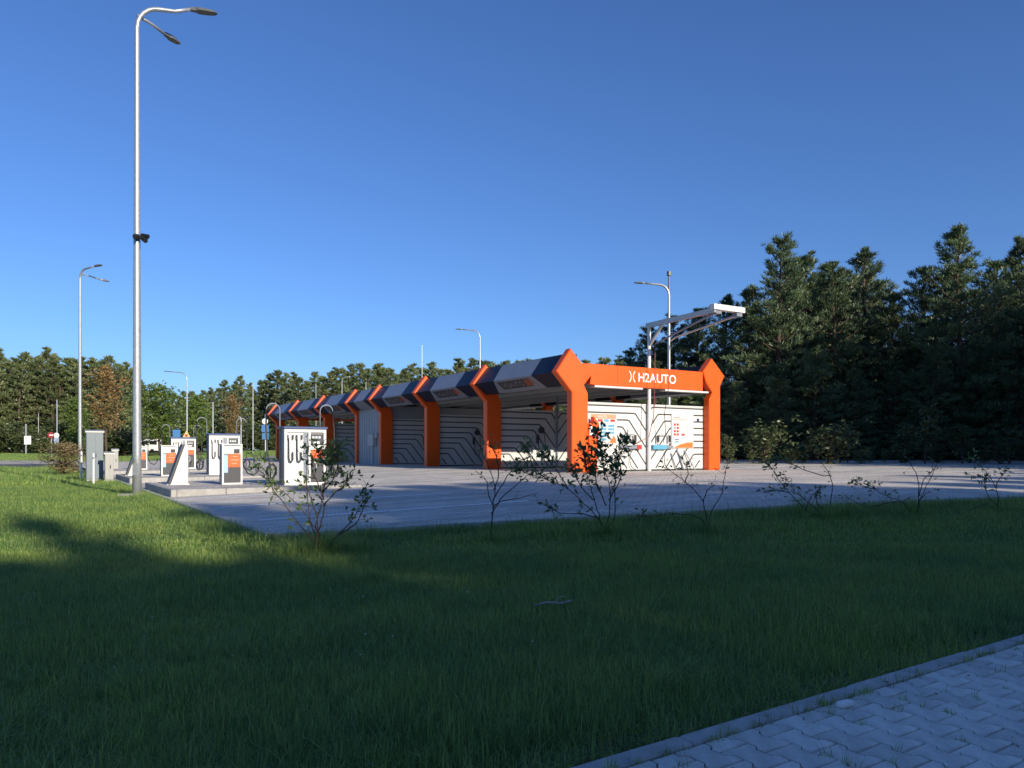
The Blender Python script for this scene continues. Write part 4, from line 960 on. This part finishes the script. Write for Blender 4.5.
lawn_shrub('leafy many stemmed sapling standing before the nearest vacuum station', *B, [
    [B, (318, 545), (304, 530), (286, 507), (270, 485), (257, 466)], [B, (319, 540), (310, 520), (288, 495), (272, 484)],
    [B, (318, 530), (315, 510), (308, 490), (306, 478)], [B, (314, 534), (308, 506), (307, 480), (308, 440)], [B, (320, 535), (316, 525), (322, 500), (326, 478), (324, 455)],
    [(319, 530), (324, 510), (322, 492), (330, 470), (337, 450)], [(324, 505), (336, 492), (345, 485), (352, 474)], [B, (330, 546), (338, 535), (352, 520), (363, 500), (367, 482)], [(338, 535), (350, 528), (360, 517), (366, 500)],
    [(324, 500), (318, 484), (312, 468), (318, 450), (330, 460)], [(322, 492), (334, 478), (338, 462), (336, 446)], [(258, 468), (254, 462), (262, 458)]],
    [34, 14, 10, 26, 26, 60, 26, 22, 14, 46, 40, 14], 3)
B = (491.6, 540)
lawn_shrub('bare dark sapling with a single trunk in front of the lit orange column', *B, [
    [B, (492, 522), (493, 505), (495, 488), (489, 468), (482, 452), (480, 436)], [(492, 514), (500, 500), (513, 488), (522, 480), (530, 473)], [(493, 508), (500, 502), (520, 498), (538, 493)],
    [(494, 490), (499, 474), (496, 456), (488, 440)], [(493, 500), (504, 482), (512, 470), (524, 458)], [(493, 505), (488, 492), (486, 480), (475, 470)]], [10, 3, 3, 16, 4, 4], 5, .026)
B = (603, 534)
lawn_shrub('dense dark leafed sapling before the gable column', *B, [
    [B, (606, 530), (598, 518), (589, 508), (568, 489), (548, 480), (528, 474), (518, 468)], [B, (600, 520), (594, 498), (588, 478), (586, 462), (584, 450)], [B, (609, 515), (610, 490), (604, 466), (600, 448), (596, 430)],
    [B, (614, 518), (615, 488), (617, 466), (622, 450), (626, 442)], [(598, 518), (580, 514), (560, 513), (548, 506)], [(609, 500), (618, 484), (620, 472), (612, 462)], [(568, 489), (558, 472), (550, 462), (545, 455)],
    [(548, 480), (536, 470), (530, 458), (527, 446)], [(594, 500), (582, 488), (576, 476), (572, 466)], [(606, 505), (598, 486), (594, 470), (598, 455)]],
    [60, 70, 90, 70, 16, 46, 40, 34, 44, 70], 8, .038)
B = (708, 531)
lawn_shrub('almost bare forked sapling between the gable and its nearer neighbour', *B, [
    [B, (706, 515), (703, 502), (695, 491), (685, 482), (672, 472), (662, 466)], [B, (711, 512), (720, 497), (725, 475), (729, 458)], [B, (700, 518), (680, 514), (660, 515), (636, 517)],
    [(685, 482), (688, 472), (686, 462)], [(703, 502), (708, 490), (716, 484)]], [14, 6, 16, 8, 2], 10, .03)
B = (829, 517)
lawn_shrub('low spreading sapling with tall grass round its foot', *B, [
    [B, (831, 500), (832, 485), (828, 472), (816, 456), (804, 440)], [(820, 516), (806, 510), (790, 493), (778, 478), (768, 462)], [(824, 517), (812, 505), (798, 494), (786, 482)], [(832, 476), (820, 475), (800, 468), (785, 462), (772, 460)],
    [(790, 493), (776, 490), (764, 492)], [(826, 512), (816, 500), (818, 490)], [(806, 510), (812, 495), (820, 492)]], [8, 34, 20, 26, 10, 10, 8], 12, .034)
B = (909, 512)
lawn_shrub('creeping sapling bent low over the lawn', *B, [
    [B, (906, 505), (900, 501), (886, 496), (876, 490), (868, 484)], [(900, 501), (884, 504), (866, 507), (852, 500), (844, 495)], [(876, 490), (864, 486), (856, 482)]], [24, 8, 14], 14, .034)
B = (918, 512)
lawn_shrub('bare upright sapling with a fan of thin stems', *B, [
    [B, (919, 496), (918, 480), (912, 466), (904, 455), (897, 450)], [B, (920, 500), (926, 488), (932, 474), (937, 464)], [(919, 496), (924, 480), (932, 470), (930, 455)], [(920, 500), (928, 492), (930, 494)]], [5, 6, 5, 3], 16, .026)
B = (997, 509)
lawn_shrub('sapling nearest the end of the lawn with leaves halfway up', *B, [
    [B, (998, 498), (996, 488), (988, 474), (978, 464), (970, 458)], [(996, 505), (990, 498), (985, 488), (987, 478)], [(996, 488), (1000, 478), (1008, 470)], [(990, 480), (980, 476), (970, 477)], [(988, 503), (978, 507), (966, 511)]], [14, 12, 16, 10, 3], 18, .034)

# ------------------------------------------------------------------ grass
def grassmat():
    m = bpy.data.materials.new('grass_blades'); m.use_nodes = True; n = m.node_tree; L = n.links.new; p = n.nodes['Principled BSDF']
    at = n.nodes.new('ShaderNodeAttribute'); at.attribute_name = 'tone'
    cr = n.nodes.new('ShaderNodeValToRGB'); L(at.outputs['Fac'], cr.inputs[0]); e = cr.color_ramp.elements
    e[0].color = (.068, .155, .042, 1); e[1].color = (.40, .40, .18, 1); e[1].position = 1.
    a = e.new(.5); a.color = (.235, .37, .095, 1); a = e.new(.93); a.color = (.39, .50, .14, 1)
    ge = n.nodes.new('ShaderNodeNewGeometry'); t = n.nodes.new('ShaderNodeTexNoise'); t.inputs['Scale'].default_value = .8; t.inputs['Detail'].default_value = 5; L(ge.outputs['Position'], t.inputs['Vector'])
    mr = n.nodes.new('ShaderNodeMapRange'); L(t.outputs[0], mr.inputs[0]); mr.inputs[1].default_value = .3; mr.inputs[2].default_value = .7
    mx = n.nodes.new('ShaderNodeMix'); mx.data_type = 'RGBA'; mx.blend_type = 'MULTIPLY'; mx.inputs[0].default_value = 1; L(cr.outputs[0], mx.inputs[6])
    c2 = n.nodes.new('ShaderNodeValToRGB'); L(mr.outputs[0], c2.inputs[0]); c2.color_ramp.elements[0].color = (.78, .85, .9, 1); c2.color_ramp.elements[1].color = (1.3, 1.15, .95, 1); L(c2.outputs[0], mx.inputs[7])
    L(mx.outputs[2], p.inputs['Base Color']); p.inputs['Roughness'].default_value = .42; p.inputs['Specular IOR Level'].default_value = .38
    tr = n.nodes.new('ShaderNodeBsdfTranslucent'); L(mx.outputs[2], tr.inputs[0]); ms = n.nodes.new('ShaderNodeMixShader'); ms.inputs[0].default_value = .42
    L(p.outputs[0], ms.inputs[1]); L(tr.outputs[0], ms.inputs[2]); L(ms.outputs[0], n.nodes['Material Output'].inputs[0]); return m
GRASS = grassmat()
def blade_patch(name, seed, rad, nb, h, wd, segs=3, curl=.5):
    g = np.random.default_rng(seed); vs = []; fs = []; tone = []
    r = rad * np.sqrt(g.random(nb)); a = g.random(nb) * 6.283; hh = h * g.lognormal(0, .32, nb).clip(.35, 2.1); clump = g.random(nb)
    for i in range(nb):
        bx, by = r[i] * math.cos(a[i]), r[i] * math.sin(a[i]); az = g.random() * 6.283; H_ = hh[i]; le = abs(g.normal(0, curl)) * H_
        dx, dy = math.cos(az), math.sin(az); qa = az + 1.57 + g.normal(0, .4); qx, qy = math.cos(qa) * wd / 2, math.sin(qa) * wd / 2; k = len(vs)
        tn = min(.92, max(0, g.normal(.45, .32))) if g.random() > .03 else 1.
        for s in range(segs):
            f = s / segs; w_ = 1 - .55 * f; z = H_ * (f - .18 * f * f * (le / H_)); o = le * f * f
            vs += [(bx + dx * o - qx * w_, by + dy * o - qy * w_, z - .01), (bx + dx * o + qx * w_, by + dy * o + qy * w_, z - .01)]
        vs.append((bx + dx * le, by + dy * le, H_ * (1 - .28 * min(1, le / H_)) - .01))
        for s in range(segs - 1): fs.append((k + 2 * s, k + 2 * s + 1, k + 2 * s + 3, k + 2 * s + 2)); tone.append(tn)
        fs.append((k + 2 * segs - 2, k + 2 * segs - 1, k + 2 * segs)); tone.append(tn)
    me = bpy.data.meshes.new(name); me.from_pydata(vs, [], fs); me.update(); me.materials.append(GRASS)
    at = me.attributes.new('tone', 'FLOAT', 'FACE'); at.data.foreach_set('value', tone)
    return bpy.data.objects.new(name, me)
def scatter(name, sources, pts, rots, scl, idx):
    col = bpy.data.collections.new(name + '_sources')
    for o in sources: col.objects.link(o)
    me = bpy.data.meshes.new(name); me.from_pydata(pts, [], []); me.update()
    a = me.attributes.new('rot', 'FLOAT_VECTOR', 'POINT'); a.data.foreach_set('vector', np.array(rots, 'f').ravel())
    a = me.attributes.new('scl', 'FLOAT_VECTOR', 'POINT'); a.data.foreach_set('vector', np.array(scl, 'f').ravel())
    a = me.attributes.new('idx', 'INT', 'POINT'); a.data.foreach_set('value', idx)
    o = put(name, me); md = o.modifiers.new('scatter', 'NODES'); g = bpy.data.node_groups.new(name, 'GeometryNodeTree'); md.node_group = g
    g.interface.new_socket('Geometry', in_out='INPUT', socket_type='NodeSocketGeometry'); g.interface.new_socket('Geometry', in_out='OUTPUT', socket_type='NodeSocketGeometry')
    N = g.nodes.new; L = g.links.new; i_ = N('NodeGroupInput'); o_ = N('NodeGroupOutput'); ci = N('GeometryNodeCollectionInfo'); ci.inputs[0].default_value = col; ci.inputs['Separate Children'].default_value = True; ci.inputs['Reset Children'].default_value = True
    ip = N('GeometryNodeInstanceOnPoints'); L(i_.outputs[0], ip.inputs['Points']); L(ci.outputs[0], ip.inputs['Instance']); ip.inputs['Pick Instance'].default_value = True
    for nm, ty, sk in (('idx', 'INT', 'Instance Index'), ('rot', 'FLOAT_VECTOR', 'Rotation'), ('scl', 'FLOAT_VECTOR', 'Scale')):
        na = N('GeometryNodeInputNamedAttribute'); na.data_type = ty; na.inputs[0].default_value = nm; L(na.outputs[0], ip.inputs[sk])
    L(ip.outputs[0], o_.inputs[0]); o['kind'] = 'stuff'; return o
def is_lawn(x, y, pad=0.):
    if w2p(x, y)[1] < pad: return False
    u, v = w2uv(x, y)
    if u > UL - pad - .08 and v > vfront(u) - pad - .08 and u < 58: 
        vb = 46. if u < 8 else 26 + (u - 8) * -.12
        if v < vb + pad: return False
    return True
def road_dist(x, y):
    best = 1e9
    for (ax, ay), (bx, by) in zip(RD[:-1], RD[1:]):
        t = ((x - ax) * (bx - ax) + (y - ay) * (by - ay)) / ((bx - ax) ** 2 + (by - ay) ** 2); t = min(1, max(0, t)); best = min(best, math.hypot(x - ax - t * (bx - ax), y - ay - t * (by - ay)))
    return best
nearp = [blade_patch('near_patch', 100 + i, .24, 760, .052, .0028, 3, .95) for i in range(9)]
midp = [blade_patch('mid_patch', 200 + i, .34, 400, .058, .0075, 2, .8) for i in range(4)]
farp = [blade_patch('far_patch', 300 + i, .8, 420, .11, .026, 1, .4) for i in range(3)]
def fill(x0, x1, y0, y1, d, cond, pad, smin, smax, nsrc):
    P, Rr, Sc, I = [], [], [], []
    y = y0
    while y < y1:
        x = x0
        while x < x1:
            a, b = x + rnd.uniform(-d, d) * .6, y + rnd.uniform(-d, d) * .6
            if cond(a, b) and is_lawn(a, b, pad):
                nz = noise.noise(Vector((a * .55, b * .55, 0))) * .5 + noise.noise(Vector((a * 1.7, b * 1.7, 5))) * .3
                s = rnd.uniform(smin, smax) * (1 + nz * .95)
                P.append((a, b, gz(a, b) - .05)); Rr.append((rnd.uniform(-.06, .06), rnd.uniform(-.06, .06), rnd.uniform(0, 6.28))); Sc.append((1, 1, s)); I.append(rnd.randrange(nsrc))
            x += d
        y += d
    return P, Rr, Sc, I
vis = lambda a, b, m_=1.0: b > 1.2 and abs(a) < b * .67 + m_
P, Rr, Sc, I = fill(-8, 8, 1.4, 8.2, .155, lambda a, b: vis(a, b, .8) and b < 8, .29, .95, 1.5, 9)
# tall tufts at the sapling feet and blades creeping over the kerb
scatter('near_grass', nearp, P, Rr, Sc, I)
P2, R2, S2, I2 = fill(-20, 16, 7.6, 26, .30, lambda a, b: vis(a, b, 1.5), .33, .9, 1.35, 4)
scatter('lawn_grass', midp, P2, R2, S2, I2)
P3, R3, S3, I3 = fill(-75, -4, 25, 100, .95, lambda a, b: vis(a, b, 3) and road_dist(a, b) > (15.5 if b > 50 - .0 else 4.4), .9, .9, 1.4, 3)
q = fill(6, 36, 36, 60, .8, lambda a, b: vis(a, b, 3), .5, .8, 1.5, 3)
for A_, B_ in zip((P3, R3, S3, I3), q): A_ += B_
scatter('far_grass', farp, P3, R3, S3, I3)
tallp = [blade_patch('tall_patch', 400 + i, .12, 90, .15, .0038, 3, .6) for i in range(3)]
P4, R4, S4, I4 = [], [], [], []
for (px, py, n_, sp) in ((322, 552, 22, .22), (335, 551, 16, .2), (491, 540, 4, .08), (603, 534, 12, .2), (708, 531, 7, .12), (822, 515, 30, .30), (845, 514, 10, .3), (905, 512, 6, .3), (918, 512, 5, .1), (997, 509, 6, .12)):
    X, Y = hit(px, py)
    for _ in range(n_): a, b = X + rnd.gauss(0, sp), Y + rnd.gauss(0, sp * .6); P4.append((a, b, gz(a, b) - .05)); R4.append((0, 0, rnd.uniform(0, 6.28))); S4.append((1, 1, rnd.uniform(.9, 1.7))); I4.append(rnd.randrange(3))
for _ in range(130):                            # tufts scattered through the near lawn
    b = rnd.uniform(1.6, 8); a = rnd.uniform(-b * .7, b * .7)
    if is_lawn(a, b, .25): P4.append((a, b, gz(a, b) - .05)); R4.append((0, 0, rnd.uniform(0, 6.28))); S4.append((1, 1, rnd.uniform(.4, .75))); I4.append(rnd.randrange(3))
scatter('tall_grass', tallp, P4, R4, S4, I4)
# grass leaning against the plaza's edging
edgep = [blade_patch('plaza_edge_patch', 700 + i, .13, 110, .085, .0055, 2, .8) for i in range(3)]
P6, R6, S6, I6 = [], [], [], []
def edge_point(x, y): P6.append((x, y, gz(x, y) - .05)); R6.append((0, 0, rnd.uniform(0, 6.28))); S6.append((1, 1, rnd.uniform(.8, 1.6))); I6.append(rnd.randrange(3))
u = UL - .2
while u < 13.5:
    for d in (.17, .30, .45): edge_point(*uv2w(u + rnd.uniform(-.05, .05), vfront(u) - d + rnd.uniform(-.03, .03)))
    u += .13
v = C0[1]
while v < 14:
    for d in (.17, .30, .45): edge_point(*uv2w(UL - d + rnd.uniform(-.03, .03), v + rnd.uniform(-.05, .05)))
    v += .14
scatter('edge_grass', edgep, P6, R6, S6, I6)
# sprigs in the paver joints, along the kerb
spr = [blade_patch('sprig', 500 + i, .018, 16, .035, .0022, 2, .7) for i in range(3)]
P5, R5, S5, I5 = [], [], [], []
for _ in range(260):
    u = U0 + rnd.uniform(-1.5, 4.5); v = V0 - .085 + (rnd.uniform(-.012, .006) if rnd.random() < .55 else -abs(rnd.gauss(0, .5)))
    if v < V0 - .2: u = U0 + round((u - U0) / PW) * PW
    x, y = p2w(u, v); P5.append((x, y, -.004)); R5.append((0, 0, rnd.uniform(0, 6.28))); s = rnd.uniform(.5, 1.6); S5.append((s, s, s)); I5.append(rnd.randrange(3))
edge = blade_patch('edge_patch', 600, .07, 70, .06, .003, 2, .9)
spr.append(edge)
u = U0 - 3
while u < U0 + 7:
    x, y = p2w(u, V0 + rnd.uniform(.03, .12)); P5.append((x, y, -.045)); R5.append((0, 0, rnd.uniform(0, 6.28))); S5.append((1, 1, rnd.uniform(.7, 1.6))); I5.append(0); u += .045
# 'edge_patch' sorts first by name
scatter('joint_grass', spr, P5, R5, S5, [(0 if q < 0 else q) for q in ([i + 1 for i in I5[:260]] + [0] * (len(I5) - 260))])
mb = MB(); L_ = [(-6, V0 + .20), (9, V0 + .20), (9, V0), (-6, V0)]
mb.add([(*p2w(U0 + a, b), -.046) for a, b in L_], [(3, 2, 1, 0)]); tag(mb.build('bare_soil_strip', SOIL), kind='structure')
# a pale chip of stone lying by the kerb
x, y = hit(845, 709); mb = MB().box(-.035, .035, -.018, .018, 0, .022, bev=.005); o = mb.build('stone_chip', LETTER); o.location = (x, y, .0); o.rotation_euler = (0, 0, .5); tag(o, 'small pale stone chip lying on the pavers by the kerb', 'stone')

# a weathered piece of branch in the lawn
x, y = hit(552, 607); t = thing('fallen_branch', 'short grey fallen branch lying in the shaded lawn', 'branch', (x, y, gz(x, y) - .02), .1)
MB().tube([(-.12, 0, .03), (-.03, .01, .045), (.06, -.005, .04), (.13, .02, .055)], [.007, .010, .010, .006], 7).build('stick', mat('weathered_wood', (.30, .29, .27), .9, var=.2, vscale=30), t, smooth=True)
MB().tube([(.02, 0, .045), (.05, .03, .075), (.10, .04, .08)], [.006, .004, .003], 5).build('side_twig', mat('weathered_wood', (.30, .29, .27)), t, smooth=True)
# clover heads in the lawn
mb = MB()
for _ in range(240):
    b = rnd.uniform(3.5, 22); a = rnd.uniform(-b * .68, min(b * .68, -.5 + rnd.random() ** 3 * b * .8))
    if not is_lawn(a, b, .2): continue
    z = gz(a, b) + rnd.uniform(-.012, .02); q = rnd.uniform(.004, .007)
    mb.add([(a - q, b, z), (a + q, b, z), (a, b - q, z), (a, b + q, z), (a, b, z - q), (a, b, z + q)], [(0, 2, 5), (2, 1, 5), (1, 3, 5), (3, 0, 5), (2, 0, 4), (1, 2, 4), (3, 1, 4), (0, 3, 4)])
tag(mb.build('clover_flowers', mat('clover_white', (.62, .60, .52), .8)), kind='stuff')
# dry leaves blown against the kerb and into the joints
mb = MB()
for _ in range(90):
    u = U0 + rnd.uniform(-1, 4.5); v = V0 + rnd.choice((rnd.uniform(.0, .16), -.09 + rnd.uniform(-.02, .02), -abs(rnd.gauss(0, .6)))); x, y = p2w(u, v); z = .004 if v < -.09 else .016 if v < 0 else .0
    a = rnd.uniform(0, 6.28); L_ = rnd.uniform(.006, .017); c, s_ = math.cos(a), math.sin(a)
    P_ = [(-L_, 0, .002), (-.3 * L_, .4 * L_, .005), (.5 * L_, .35 * L_, .004), (L_, 0, .001), (.5 * L_, -.35 * L_, .005), (-.3 * L_, -.4 * L_, .003)]
    mb.add([(x + c * p - s_ * q, y + s_ * p + c * q, z + h) for p, q, h in P_], [(0, 1, 2, 3, 4, 5)])
tag(mb.build('leaf_litter', mat('dry_leaf', (.26, .19, .10), .8, var=.3, vscale=40)), kind='stuff')
